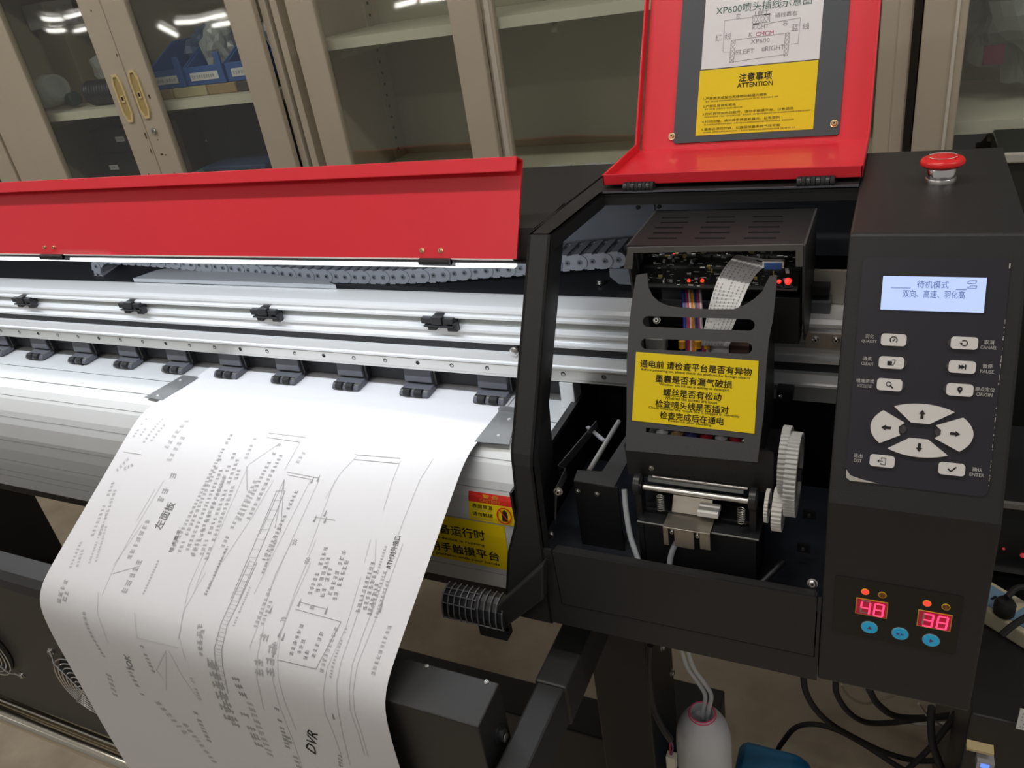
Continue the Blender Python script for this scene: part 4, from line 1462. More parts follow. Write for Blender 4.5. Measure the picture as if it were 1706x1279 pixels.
# wiper trough bracket
ZT = 0.945
zt = lambda px, py: (lambda p: (p.x, p.y))(at(px, py, Z=ZT))
b = MB()
TPZ = Plane((0, 0, ZT), (1, 0, 0), (0, 1, 0))
lo = [zt(*q) for q in ((955.7, 800), (1023, 811), (1051, 758), (1049, 716), (1003, 785), (962, 783))]
b.plate(TPZ, [lo], -0.002, 0.0, CAR)
fx0, fx1, fy = lo[0][0], lo[1][0], lo[0][1]
b.box(fx0, fx1 + .004, fy - 0.001, fy + 0.0015, ZF, ZT - .0005, BLACK_IN)
wb = b.build('wiper_bracket', PR, bevel=0.0005)
for q in ((963, 817), (995, 822)):
    p = at(*q, Y=fy)
    screw((p.x, fy - 0.001, p.z), (0, -1, 0), 0.0024, wb)
b = MB()
b.cyl(at(1031, 702, Z=ZT - .006), at(981, 785, Z=ZT - .006), 0.0030, mat('grey_rod', (0.50, 0.50, 0.50), 0.35, metal=0.3), 12)
b.build('guide_rod', PR, smooth=True)
b = MB()
ed = [at(993, 700, Z=ZT), at(929, 775, Z=ZT), at(941, 780, Z=ZT), at(924, 815, Z=ZT - .004), at(923, 860, Y=at(924, 815, Z=ZT).y)]
b.ribbon([e for e in ed], [e + Vector((0, 0, -0.012)) for e in ed], CAR, 0.0012)
b.build('trough_edge', PR)
for q in ((930, 818), (917.5, 890)):
    p = at(*q, Y=0.612)
    screw((p.x, 0.612, p.z), (0.3, -1, 0.1), 0.0036, lw)
b = MB()
b.ribbon([at(976, 713, Z=ZT - .01), at(998, 732, Z=ZT - .01), at(1004, 736, Z=ZT - .01)], [at(981, 711, Z=ZT - .01), at(1002, 728, Z=ZT - .01), at(1010, 735, Z=ZT - .01)], GREYC, .002)
b.build('wiper_blade', PR)
# shafts
b = MB()
p0, p1 = ss(1072, 812), ss(1255, 834)
zc = (p0[1] + p1[1]) / 2
b.cyl((p0[0], SY, zc), (p1[0], SY, zc), 0.0030, STEEL, 14)
b.build('drive_shaft', PR, smooth=True)
b = MB()
p2, p3 = ss(1085, 803), ss(1244, 824)
zc2 = (p2[1] + p3[1]) / 2
b.cyl((p2[0], SY + .006, zc2 + .003), (p3[0], SY + .006, zc2 + .003), 0.0014, STEEL, 10)
b.build('thin_shaft', PR, smooth=True)
for q in (1064, 1255):
    x = ss(q, 812)[0]
    b = MB()
    b.lathe((x - .004, SY, zc + .003), (1, 0, 0), [(0.008, 0), (0.0115, .001), (0.0115, .007), (0.008, .008)], BLACK_PLASTIC, 24)
    b.box(x - .003, x + .003, SY - .004, SY + .01, ZF, zc, BLACK_IN)
    b.build('shaft_bearing', PR, smooth=True)


def gear(name, x0, w, y, z, r, m, teeth):
    b = MB()
    pts = []
    for k in range(teeth):
        for j, rr in enumerate((r, r, r * .955, r * .955)):
            t = 2 * math.pi * (k + (j + .2) / 4) / teeth
            pts.append((rr * math.cos(t), rr * math.sin(t)))
    P = Plane((x0, y, z), (0, 1, 0), (0, 0, 1))
    inner = [(r * .78 * math.cos(-k * .2618), r * .78 * math.sin(-k * .2618)) for k in range(24)]
    b.plate(P, [pts, inner], 0.0, w, m)
    b.prism(P, [(r * .8 * math.cos(k * .2618), r * .8 * math.sin(k * .2618)) for k in range(24)], w * .3, w * .7, m)
    b.cyl((x0 - w * .2, y, z), (x0 + w * 1.2, y, z), r * .16, BLACK_PLASTIC, 14)
    return b.build(name, PR)


GEAR = mat('pale_grey_gear_plastic', (0.42, 0.42, 0.41), 0.5)
g0, g1 = ss(1322, 734), ss(1318, 850)
gc, gr = (g0[1] + g1[1]) / 2, (g0[1] - g1[1]) / 2
gear('large_gear', ss(1312, 790)[0], 0.010, SY + .004, gc, gr, GEAR, 56)
gear('large_gear', ss(1304, 780)[0] - .003, 0.0075, SY + .014, gc + .008, gr * .82, GEAR, 46)
g0, g1 = ss(1297, 815), ss(1294, 873)
gear('small_gear', ss(1290, 843)[0], 0.009, SY - .003, (g0[1] + g1[1]) / 2, (g0[1] - g1[1]) / 2, mat('white_gear_plastic', (0.60, 0.59, 0.56), 0.5), 30)
g0, g1 = ss(1279, 818), ss(1276, 863)
gear('small_gear', ss(1276, 840)[0], 0.0035, SY - .001, (g0[1] + g1[1]) / 2, (g0[1] - g1[1]) / 2, mat('white_gear_plastic', (0, 0, 0)), 30)
# springs
for q in ((1103, 832), (1237, 853)):
    p = ss(*q)
    b = MB()
    b.tube([Vector((p[0] + .0035 * math.cos(k * .7), SY - .006 + .0035 * math.sin(k * .7), p[1] - .009 + .018 * k / 60)) for k in range(61)], 0.0006, STEEL, 6)
    b.build('spring', PR, smooth=True)
# capping plate with metal clip
b = MB()
p0, p1 = ss(1068, 851), ss(1268, 885)
zc = (p0[1] + p1[1]) / 2
b.box(p0[0], p1[0], SY - .014, SY + .05, zc - .003, zc, BLACK_IN)
b.box(p0[0], p1[0], SY - .0148, SY - .014, zc - .0012, zc, ALU_DULL)
b.box(p0[0] + .004, p1[0] - .004, SY - .006, SY + .05, ZF, zc - .003, BLACK_IN)
cap = b.build('capping_plate', PR)
b = MB()
q0, q1 = ss(1113, 862), ss(1190, 872)
TIN = mat('tin_plate', (0.36, 0.33, 0.28), 0.35, metal=0.8)
zt_ = zc + .003
w = q1[0] - q0[0]
for f0, f1 in ((0, .11), (.24, .66), (.78, 1.0)):
    b.box(q0[0] + w * f0, q0[0] + w * f1, SY - .021, SY - .0195, zc - .018 - .002 * (f0 < .7), zt_ - .0005, TIN)
b.box(q0[0], q0[0] + w, SY - .021, SY + .004, zt_ - .0015, zt_, TIN)
b.sweep_x([(SY + .004, zt_), (SY + .014, zt_ + .015), (SY + .014, zt_ + .012), (SY + .006, zt_ - .0015)], q0[0] + w * .06, q0[0] + w * .92, TIN)
clip = b.build('capping_clip', PR, bevel=0.0004, label='tin coloured metal clip')
for f in (.175, .72):
    screw((q0[0] + w * f, SY - .016, zc - .005), (0, -1, 0), 0.0024, clip)
b = MB()
b.box(q0[0] + w * .66, q0[0] + w * 1.1, SY - .004, SY + .012, zt_ + .006, zt_ + .012, WHITE_PL)
b.build('cap_block', PR, bevel=0.0006)
# drain tubes inside
for pts in (((1040, 815, .63), (1043, 850, .62), (1050, 892, .61), (1063, 932, .60)), ((1140, 888, .615), (1126, 905, .61), (1118, 925, .605), (1115, 945, .60)), ((1305, 935, .62), (1290, 950, .61), (1270, 970, .60))):
    b = MB()
    b.tube(spline([at(x, y, Y=d) for x, y, d in pts], 6), 0.0030, TUBE_CLEAR if pts[0][0] < 1300 else BLACK_PLASTIC, 10)
    b.build('inner_tube', PR, smooth=True)
for q in ((1348, 859), (1338, 915)):
    p = at(*q, X=BX0 - .001)
    b = MB()
    p = at(*q, Y=0.66)
    b.box(p.x - .006, p.x + .006, 0.661, 0.664, p.z - .005, p.z + .005, BLACK_IN)
    b.lathe((p.x, .661, p.z), (0, -1, 0), [(.002, 0), (.0015, .002)], STEEL, 10)
    b.build('stud_plate', PR)
for q in ((1353, 976), (1352, 992)):
    p = at(*q, Y=0.585)
    screw((p.x, .589, p.z), (0, -1, .3), 0.0036, PR)

# ---- lower front: frame and flap
b = MB()
fl = [LP.hit(*q) for q in ((919, 911), (1360.5, 1003), (1360.5, 1097), (920, 998))]
ft = (fl[0][1] + fl[1][1]) / 2
fb = (fl[2][1] + fl[3][1]) / 2
bot = -0.208
fxa, fxb = fl[0][0], fl[1][0]
b.plate(LP, [[(-0.3085, bot), (BX0 - .0004, bot), (BX0 - .0004, ft), (fxb + .0012, ft), (fxb + .0012, fb - .0012), (fxa + .004, fb - .0012), (fxa - .0012, ft), (-0.3085, ft)]], -0.003, 0.0, BLACK)
b.build('lower_front', PR)
b = MB()
b.plate(LP, [[(fxa + .005, fb), (fxb, fb), (fxb, ft), (fxa, ft)]], -0.0025, 0.0006, BLACK)
b.pbox(LP, fxa + .001, fxb - .001, ft - .0025, ft, -0.012, 0.0, BLACK)
b.build('waste_flap', PR, bevel=0.0016)

# ---- ribbed guide and its arm
b = MB()
gx0, gx1 = -0.4420, -0.3620
gp = [(0.576, 0.815), (0.568, 0.8165), (0.560, 0.814), (0.5535, 0.8065), (0.550, 0.796), (0.5505, 0.786), (0.556, 0.777)]
b.shell_x([(y, z) for y, z in gp], gx0, gx1, -0.004, BLACK_PLASTIC)
mid = gx0 + (gx1 - gx0) * .56
b.box(mid, gx1, 0.5505, 0.566, 0.768, 0.786, BLACK_PLASTIC)
guide = b.build('ribbed_guide', PR)
b = MB()
RIB = mat('shiny_rib_plastic', (0.10, 0.10, 0.11), 0.25)
for k in range(11):
    x = lin(gx0 + .0008, gx1 - .001, k / 10)
    b.tube([(x, y - (.0022 if z < .8145 else 0), z + (.0022 if z > .803 else 0)) for y, z in gp[:6]], 0.00085, RIB, 6)
for i, x1 in ((5, gx1), (3, mid), (2, mid), (1, mid)):
    y, z = gp[i]
    b.tube([(gx0, y - .0022, z + .001), (x1, y - .0022, z + .001)], 0.00075, RIB, 6)
b.build('guide_ribs', guide)
b = MB()
ap_ = [at(828, 1010, Y=.555), at(905, 940, Y=.555), at(905, 998, Y=.555), at(832, 1053, Y=.555)]
P = Plane((0, .560, 0), (1, 0, 0), (0, 0, 1))
b.prism(P, [(p.x, p.z) for p in (ap_[3], ap_[2], ap_[1], ap_[0])], -0.008, 0.006, BLACK)
b.build('guide_arm', PR, bevel=0.002)

# ---- stand
b = MB()
b.box(-0.331, -0.25, 0.70, 0.82, 0.0, 0.80, BLACK)
leg = b.build('stand_leg', PR, bevel=0.003)
for q in ((1102, 1077), (1118, 1120)):
    p = at(*q, X=-.25)
    screw((-.25, p.y, p.z), (1, 0, 0), 0.0048, leg)
b = MB()
b.box(-0.317, -0.284, 0.36, 0.70, 0.690, 0.747, BLACK)
b.box(-0.3195, -0.2815, 0.522, 0.70, 0.6875, 0.7495, BLACK)
b.build('stand_arm', PR, bevel=0.003)
b = MB()
b.box(XL, -0.331, 0.73, 0.80, 0.24, 0.372, BLACK)
b.build('cross_beam', PR, bevel=0.003)
b = MB()
b.box(-0.40, -0.20, 0.85, 0.95, 0.18, 0.281, BLACK)
b.box(-0.331, -0.25, 0.82, 0.95, 0.20, 0.26, BLACK)
b.build('rear_bracket', PR, bevel=0.003)
b = MB()
b.box(-0.34, -0.24, 0.40, 1.10, 0.0, 0.05, BLACK)
b.build('stand_foot', PR, bevel=0.004)
b = MB()
b.box(XL + .05, XL + .13, 0.70, 0.82, 0.0, 0.80, BLACK)
b.build('stand_leg', PR, bevel=0.003)
# bottle holder bracket
b = MB()
b.box(-0.25, -0.14, 0.66, 0.79, 0.190, 0.195, BLACK)
b.build('bottle_shelf', PR, bevel=0.001)

# ---- cables and tubes hanging from the printer
b = MB()
b.tube(spline([at(1083, 1075, Y=.69), at(1081, 1120, Y=.68), at(1088, 1175, Y=.67), at(1104, 1212, Y=.66), at(1117, 1232, Y=.66)], 8), 0.0045, BLACK_PLASTIC, 10)
b.tube(spline([at(1117, 1232, Y=.66), at(1121, 1245, Y=.66), at(1118, 1258, Y=.66)], 5), 0.0012, mat('purple_wire', (.1, .05, .2)), 6)
b.tube(spline([at(1117, 1232, Y=.6605), at(1116, 1245, Y=.6605), at(1117, 1258, Y=.6605)], 5), 0.0012, mat('red_wire', (.4, .02, .02)), 6)
p = at(1119, 1268, Y=.66)
b.box(p.x - .006, p.x + .006, .655, .665, p.z - .012, p.z + .014, mat('ivory_connector', (0.70, 0.68, 0.55), 0.4))
b.build('hanging_lead', PR, smooth=True, label='black lead with ivory plug')

# ================================================================== PRINTED SHEET
PX0, PX1 = -0.9745, -0.4297
pr0 = [(0.858, 0.9491), (0.74, 0.9491), (0.705, 0.9500), (0.675, 0.9505), (0.652, 0.9480), (0.625, 0.9380), (0.56, 0.9030), (0.50, 0.8705), (0.455, 0.8460), (0.434, 0.8340), (0.421, 0.8250), (0.411, 0.8135), (0.4045, 0.798), (0.401, 0.772), (0.399, 0.72), (0.399, 0.62), (0.399, 0.52), (0.400, 0.40)]
PAP = [(p.x, p.y) for p in spline([(y, z, 0) for y, z in pr0], 3)]


def paper_pt(x, s, h):
    y, z, (ny, nz) = profile_at(PAP, s)
    if ny > 0:
        ny, nz = -ny, -nz
    # a soft swell of the sheet between its edges
    t = (x - PX0) / (PX1 - PX0)
    sw = 0.0025 * math.sin(math.pi * min(max(t, 0), 1)) * min(1.0, max(0.0, (s - 0.18) / 0.1))
    wob = 0.0025 * math.sin(9.0 * t + 1.1) * min(1.0, max(0.0, (s - 0.60) / 0.12))
    return Vector((x, y + ny * (h + sw + wob), z + nz * (h + sw + wob)))


PLEN = sum(math.hypot(b_[0] - a_[0], b_[1] - a_[1]) for a_, b_ in zip(PAP, PAP[1:]))


class PaperMap:
    """a = towards the printer along the sheet, b = towards the left edge"""
    def __call__(s, a, bb, h):
        return paper_pt(-bb, min(max(-a, 0.0), PLEN), h)

    def hit(s, px, py):
        r = hit_profile(px, py, PAP)
        return (-r[1], -r[0]) if r else None


PM = PaperMap()
b = MB()
NS, NX = 90, 16
vs, fs = [], []
for h in (0.0004, 0.0):
    for i in range(NS + 1):
        for j in range(NX + 1):
            vs.append(paper_pt(lin(PX0, PX1, j / NX), PLEN * i / NS, h))
o2 = (NS + 1) * (NX + 1)
for i in range(NS):
    for j in range(NX):
        k = i * (NX + 1) + j
        fs.append((k, k + NX + 1, k + NX + 2, k + 1))
        fs.append((o2 + k, o2 + k + 1, o2 + k + NX + 2, o2 + k + NX + 1))
for i in range(NS):
    for j in (0, NX):
        k = i * (NX + 1) + j
        fs.append((k, o2 + k, o2 + k + NX + 1, k + NX + 1))
b.add(vs, fs, PAPER)
a = Art(b, PM, 0.0009)
G1, G2 = mat('mid_grey_print', (0.40, 0.40, 0.41), 0.7), INK_LIGHT


def P_(q):
    return PM.hit(*q)


def draw(pts, w=0.0006, m=None, dense=7):
    """thin drawn line through photo points, following the sheet"""
    out = []
    for p, q in zip(pts, pts[1:]):
        for k in range(dense):
            r = P_((lin(p[0], q[0], k / dense), lin(p[1], q[1], k / dense)))
            if r:
                out.append(r)
    r = P_(pts[-1])
    if r:
        out.append(r)
    a.path(out, w, m or G2)


def z7(*q):
    return [(60 + x / 3.198, 600 + y / 3.198) for x, y in q]


def z8(*q):
    return [(300 + x / 3.374, 900 + y / 3.374) for x, y in q]


def z6(*q):
    return [(x / 2.465, 760 + y / 2.465) for x, y in q]


def note(q0, q1, h, m=None, rows=1, dr=0.0):
    """rows of tiny print running from q0 to q1"""
    p, q = P_(q0), P_(q1)
    if not (p and q):
        return
    for r in range(rows):
        a.scribble((p[0] + 0.004 * (r % 2), p[1] - dr * r), (q[0] - 0.012 * ((r * 7) % 3), q[1] - dr * r), h, m or G1)


def ptext(st, q0, q1, h, m, bold=0.008, shear=0.0):
    p, q = P_(q0), P_(q1)
    a.text(st, ((p[0] + q[0]) / 2, (p[1] + q[1]) / 2), h, m, w=math.hypot(q[0] - p[0], q[1] - p[1]), rot=math.atan2(q[1] - p[1], q[0] - p[0]), bold=bold, shear=shear)


# long drawn edges
for L_ in (z7((690, 640), (600, 790), (500, 960), (420, 1110), (360, 1250)), z7((640, 690), (540, 860)), z7((1140, 560), (1010, 860), (890, 1130), (850, 1240)), z7((1275, 640), (1160, 840), (1080, 960), (1000, 1080)),
           z7((1470, 640), (1400, 780), (1290, 1000), (1170, 1250)), z7((1515, 640), (1420, 850), (1330, 1050), (1240, 1260)), z7((1599, 640), (1540, 800), (1450, 1040)), z7((1310, 440), (1140, 560)), z7((1410, 440), (1330, 590)),
           z8((770, 0), (650, 300), (560, 560), (525, 660), (530, 780), (560, 900), (640, 1110), (700, 1270)), z8((740, 130), (640, 350), (575, 520), (555, 660), (560, 760), (590, 880), (660, 1060)),
           z8((1255, 20), (1180, 230), (1080, 500), (1000, 700), (975, 850), (985, 960), (1030, 1100), (1060, 1210)), z8((1215, 20), (1150, 220), (1050, 480), (970, 700), (955, 850), (960, 950), (1010, 1090), (1040, 1200)),
           z8((1105, 0), (1100, 130), (1000, 420), (910, 680), (885, 800), (890, 930), (920, 1090), (960, 1250)), z8((1075, 0), (1040, 130)), z8((1020, 210), (940, 480), (830, 720), (810, 850), (820, 960), (870, 1080), (910, 1200)),
           z8((640, 0), (540, 200), (470, 420), (400, 600)), z8((0, 560), (60, 260), (150, 60)), z8((480, 480), (445, 640), (440, 760), (480, 940)),
           z6((410, 560), (405, 640), (450, 760)), z6((560, 640), (570, 740), (740, 780)), z6((850, 480), (760, 640), (745, 740), (770, 830)), z6((590, 280), (470, 450)), z6((690, 790), (650, 870), (680, 910)), z6((690, 790), (690, 950)), z6((700, 790), (760, 900), (830, 1000)),
           [(722, 765), (700, 800), (672, 870), (650, 930)], [(598, 758), (568, 790), (545, 830)], [(668, 768), (655, 800), (640, 850)]):
    draw(L_, 0.0006, G2)
for L_ in (z8((655, 390), (910, 460), (770, 720), (560, 670)), z7((1240, 390), (1440, 415)), z7((1235, 415), (1410, 440)), z7((1345, 600), (1512, 632)), z7((1345, 615), (1475, 640)), z7((1490, 840), (1599, 856)), z8((680, 350), (835, 390)), [(592, 758), (668, 764)], [(590, 766), (666, 773)], z7((470, 490), (565, 505)),
           z7((1330, 640), (1200, 930)), z7((1330, 640), (1280, 900)), z7((1330, 640), (1310, 920)), z7((1130, 570), (1132, 700)), z7((415, 1140), (560, 1100))):
    draw(L_, 0.0006, INK_GREY)
# ruler like band
for (L0, L1_) in ((z7((1290, 700), (1160, 1010), (1045, 1279)), z7((1335, 700), (1205, 1010), (1090, 1279))), (z8((400, 120), (300, 340), (240, 470), (205, 600), (210, 700), (240, 850)), z8((440, 130), (340, 350), (275, 480), (245, 610), (250, 700), (280, 850)))):
    draw(L0, 0.0007, INK_GREY)
    draw(L1_, 0.0007, INK_GREY)
    for seg in range(len(L0) - 1):
        for k in range(6):
            t = k / 6
            draw([(lin(L0[seg][0], L0[seg + 1][0], t), lin(L0[seg][1], L0[seg + 1][1], t)), (lin(L1_[seg][0], L1_[seg + 1][0], t), lin(L1_[seg][1], L1_[seg + 1][1], t))], 0.0006, G2, 1)
# arrows at dimension ends
for q in z8((680, 350), (830, 393), (520, 390), (570, 520), (535, 625), (1140, 345), (1133, 380), (865, 980), (590, 540)) + z7((1512, 632), (1480, 640), (1495, 845), (1550, 850), (1550, 815)):
    r = P_(q)
    if r:
        a.poly([(r[0] - .005, r[1] - .0015), (r[0] - .005, r[1] + .0015), (r[0] + .005, r[1])], INK_GREY)
# words that can be read
ptext('左面板', (264, 882), (289, 838), 0.0150, INK_GREY, 0.006)
ptext('ATM对外接口', (647, 948), (664, 893), 0.0080, mat('dark_grey_print', (0.10, 0.10, 0.10), 0.7), 0.006)
ptext('DVR', (520, 1248), (523, 1214), 0.0135, INK, 0.004, 0.2)
ptext('IOK', (221, 1112), (213, 1088), 0.0100, INK_GREY, 0.008)
ptext('技术要求：', (286, 921), (303, 880), 0.0062, INK_GREY, 0.006)
for st, q0, q1 in (('50', z8((540, 600))[0], z8((535, 575))[0]), ('70', z8((585, 460))[0], z8((590, 435))[0]), ('80', z8((745, 390))[0], z8((752, 370))[0]), ('200', z7((1380, 990))[0], z7((1390, 960))[0]), ('350', z7((1445, 1090))[0], z7((1458, 1055))[0])):
    ptext(st, q0, q1, 0.0060, INK_GREY, 0.0)
# tiny print
for q0, q1, h, m, rows, dr in ((*z7((520, 410), (590, 310)), .005, G2, 2, .012), (*z7((575, 440), (690, 300)), .005, G2, 2, .012), (*z7((695, 470), (820, 310)), .009, G2, 1, 0), (*z7((710, 540), (800, 390)), .009, G2, 1, 0), (*z7((665, 755), (745, 600)), .012, G1, 1, 0), (*z7((735, 1015), (1050, 390)), .0055, G1, 1, .0),
                               (*z7((770, 1025), (990, 520)), .0060, G1, 3, .011), (*z7((845, 1050), (1070, 480)), .0060, G1, 3, .011), (*z7((500, 1060), (605, 850)), .008, G1, 1, 0), (*z7((475, 1240), (570, 1050)), .010, G1, 1, 0), (*z7((580, 1250), (660, 1070)), .0035, G1, 1, 0), (*z7((910, 1255), (1030, 990)), .004, INK_GREY, 1, 0),
                               (*z7((1000, 1000), (1180, 640)), .006, G1, 1, 0), (*z7((1090, 860), (1300, 450)), .006, G1, 2, .012), (*z7((1220, 1070), (1400, 690)), .0055, INK_GREY, 1, 0), (*z7((1215, 1140), (1300, 920)), .004, G1, 1, 0), (*z7((1120, 440 + 90), (1180, 400)), .006, G2, 1, 0), (*z7((1395, 550), (1435, 490)), .006, G2, 1, 0),
                               (*z8((735, 305), (835, 20)), .0060, INK_GREY, 5, .0085), (*z8((430, 490), (520, 260)), .0050, G1, 2, .008), (*z8((310, 485), (405, 260)), .0030, G1, 1, 0), (*z8((470, 190), (550, 0)), .0035, G1, 1, 0), (*z8((1000, 405), (1095, 100)), .0055, INK_GREY, 3, .0075), (*z8((1060, 450), (1160, 160)), .0045, G1, 2, .008), (*z8((1110, 190), (1165, 20)), .0035, G1, 1, 0),
                               (*z8((1085, 755), (1185, 470)), .0050, G1, 1, 0), (*z8((630, 645), (690, 480)), .0055, INK_GREY, 4, .0095), (*z8((800, 740), (885, 490)), .0055, G1, 1, 0), (*z8((850, 770), (940, 490)), .0035, G1, 1, 0), (*z8((455, 750), (500, 490)), .013, G1, 2, .016), (*z8((130, 640), (145, 480)), .006, G1, 1, 0), (*z8((155, 310), (280, 30)), .0030, INK_GREY, 1, 0),
                               (*z6((245, 600), (275, 510)), .008, G1, 2, .010), (*z6((370, 440), (440, 240)), .004, G2, 2, .010), (*z6((380, 330), (470, 100)), .006, G2, 2, .012), (*z6((290, 460), (340, 340)), .005, G2, 2, .011), (*z6((480, 60), (540, 0)), .006, G2, 2, .012)):
    note(q0, q1, h, m, rows, dr)
# print on the hanging part, seen at a slant
for q0, q1, h, m in ((z6((350, 620))[0], z6((440, 830))[0], .006, G1), (z6((450, 890))[0], z6((480, 980))[0], .010, G2), (z6((530, 860))[0], z6((600, 990))[0], .008, G1), (z6((590, 770))[0], z6((650, 900))[0], .007, G1), (z6((830, 690))[0], z6((835, 800))[0], .008, G1), (z6((880, 830))[0], z6((960, 1100))[0], .018, G1), (z6((650, 1000))[0], z6((780, 1150))[0], .012, G2), (z6((800, 1020))[0], z6((870, 1180))[0], .008, G1),
                     (z8((320, 760))[0], z8((375, 880))[0], .012, INK_GREY), (z8((200, 680))[0], z8((330, 1040))[0], .014, G1), (z8((370, 960))[0], z8((460, 1150))[0], .014, G1), (z8((400, 900))[0], z8((520, 1200))[0], .010, G2), (z8((550, 930))[0], z8((620, 1170))[0], .007, INK_GREY), (z8((600, 1060))[0], z8((680, 1260))[0], .008, G1), (z8((75, 760))[0], z8((130, 900))[0], .006, G2), (z8((30, 1020))[0], z8((200, 1250))[0], .010, G2), (z8((905, 1200))[0], z8((910, 1270))[0], .006, INK_GREY)):
    p, q = P_(q0), P_(q1)
    if p and q:
        a.scribble(p, q, h, m)
# block of print pattern on the hanging part
b.build('printed_sheet', None, smooth=True, label='long white sheet printed with fine line drawings draped over the platform', cat='paper')

# ================================================================== MEDIA CLAMP STRIPS
TINS = mat('worn_steel_strip', (0.33, 0.34, 0.35), 0.35, metal=0.7, noise=0.2, nscale=30)
for nm, q, lab, scr in (('left', ((305, 624), (330, 627), (270, 666), (240, 661)), 'thin worn steel strip clamping the left edge of the printed sheet', ((300, 632), (262, 658))),
                        ('right', ((832, 683), (860, 687), (848, 740), (790, 735)), 'thin worn steel strip clamping the right edge of the printed sheet', ((848, 697), (830, 724)))):
    P = [at(x, y, Z=0.9515) for x, y in q]
    b = MB()
    t = 0.0008
    ym = 0.706
    pts = [(p.x, p.y) for p in P]
    b.plate(Plane((0, 0, 0.9503), (1, 0, 0), (0, 1, 0)), [list(reversed(pts))], 0.0, t, TINS)
    if nm == 'right':
        b.box(pts[0][0] - .001, pts[1][0], pts[0][1] - .001, pts[0][1] + .006, 0.9503, 0.9545, TINS)
    for s in scr:
        c = at(*s, Z=0.952)
        b.lathe((c.x, c.y, 0.951), (0, 0, 1), [(.0022, 0), (.0018, .0008)], ALU, 10)
    b.build('media_strip', label=lab, cat='metal strip')

# ================================================================== DRYER UNIT WITH FANS
DX1, DYF, DYB, DZT, DZB = -0.3265, 0.4225, 0.466, 0.806, 0.485
DR = empty('sheet_dryer', (-1.1, 0.45, 0.0), 'long black dryer box with round fan guards under the hanging printed sheet', 'dryer')
b = MB()
xcap = -0.452
b.sweep_x([(DYF, DZB), (DYF, DZT - .020), (DYF + .004, DZT - .008), (DYF + .014, DZT - .001), (DYB, DZT), (DYB, DZB)], XL, xcap - .001, BLACK)
body = b.build('dryer_body', DR, bevel=0.001)
b = MB()
b.sweep_x([(DYF - .008, DZB - .12), (DYF - .008, DZT - .004), (DYB, DZT + .001), (DYB, DZB - .12)], xcap, DX1, BLACK)
endb = b.build('end_housing', DR, bevel=0.0016)
for q in ((714, 1109), (814, 1138)):
    p = at(*q, Y=DYB)
    screw((p.x, DYB - .003, DZT + .001), (0, 0, 1), 0.0018, endb, STEEL)
b = MB()
p = at(831, 1222, X=DX1)
b.lathe((DX1, p.y, p.z), (1, 0, 0), [(.010, 0), (.010, .002), (.0065, .0026), (.0065, .0070), (.004, .0076)], BLACK_PLASTIC, 20)
b.lathe((DX1, p.y, p.z - .003), (1, 0, 0), [(.005, .0), (.005, .0080), (.004, .0086)], STEEL, 14)
b.build('adjusting_knob', endb, smooth=True)
WIRE_M = mat('fan_guard_wire', (0.55, 0.55, 0.54), 0.25, metal=0.9)
for i in range(4):
    xc = -1.008 - 0.236 * i
    zc = 0.618 + 0.010 * min(i, 1)
    b = MB()
    R_ = 0.058
    for k in range(1, 8):
        r = R_ * k / 7
        b.tube([(xc + r * math.cos(2 * math.pi * t / 40), DYF - .008 - .004 * (1 - k / 7), zc + r * math.sin(2 * math.pi * t / 40)) for t in range(41)], 0.0011, WIRE_M, 6)
    for t in (45, 135, 225, 315):
        u, v = math.cos(math.radians(t)), math.sin(math.radians(t))
        b.tube([(xc, DYF - .013, zc), (xc + u * R_, DYF - .010, zc + v * R_), (xc + u * .066, DYF - .005, zc + v * .066), (xc + u * .074, DYF - .003, zc + v * .074)], 0.0014, WIRE_M, 6)
    g = b.build('fan_guard', DR, smooth=True, label='chrome wire fan guard')
    b = MB()
    b.lathe((xc, DYF - .001, zc), (0, -1, 0), [(.056, 0), (.056, .0008)], SLOT, 36)
    b.build('fan_opening', DR)
    for t in (45, 135, 225, 315):
        u, v = math.cos(math.radians(t)), math.sin(math.radians(t))
        screw((xc + u * .074, DYF, zc + v * .074), (0, -1, 0), 0.0042, g)
for y, z, r, nm in ((DYF - .012, DZB - .036, .012, 'chrome_bar'), (DYF + .014, DZB - .050, .010, 'chrome_bar')):
    b = MB()
    b.cyl((XL, y, z), (-0.955, y, z), r, mat('dull_chrome', (0.62, 0.58, 0.50), 0.22, metal=1.0), 24)
    b.build(nm, DR, smooth=True, label='shiny metal bar')
for x in (-0.94, XL + .02):
    b = MB()
    b.box(x, x + .06, DYF - .004, DYB, 0.0, DZB, BLACK)
    b.build('dryer_leg', DR, bevel=0.002)
b = MB()
b.box(-0.425, -0.345, DYF + .006, DYB - .004, 0.0, DZB - .12, BLACK)
b.build('dryer_leg', DR, bevel=0.002)

# ================================================================== BOTTLE, JUG, CABLES
bc = Vector((-0.1845, 0.725, 0.1955))
BT = empty('waste_bottle', bc, 'milky plastic bottle with pink ringed mouth collecting the drain tubes', 'bottle')
b = MB()
b.lathe(bc, (0, 0, 1), [(0.034, 0), (0.0385, 0.004), (0.0385, 0.245), (0.0375, 0.262), (0.034, 0.278), (0.028, 0.290), (0.021, 0.297), (0.0185, 0.300), (0.0180, 0.306), (0.0155, 0.306), (0.0150, 0.296), (0.016, 0.290), (0.004, 0.285)], MILK, 40)
cy_ = lambda ang, z, h=0.0: bc + Vector((math.cos(ang) * (.0387 + h), math.sin(ang) * (.0387 + h), z))
a = Art(b, lambda p, q, h: cy_(-math.pi / 2 + p / .0385, q, h), 0.0004)
a.path([(-.007, .225), (-.006, .210), (-.007, .190)], .0018, INK_LIGHT)
a.path([(-.006, .207), (.001, .212)], .0018, INK_LIGHT)
a.path([(.024, .215), (.026, .190)], .0010, INK_LIGHT)
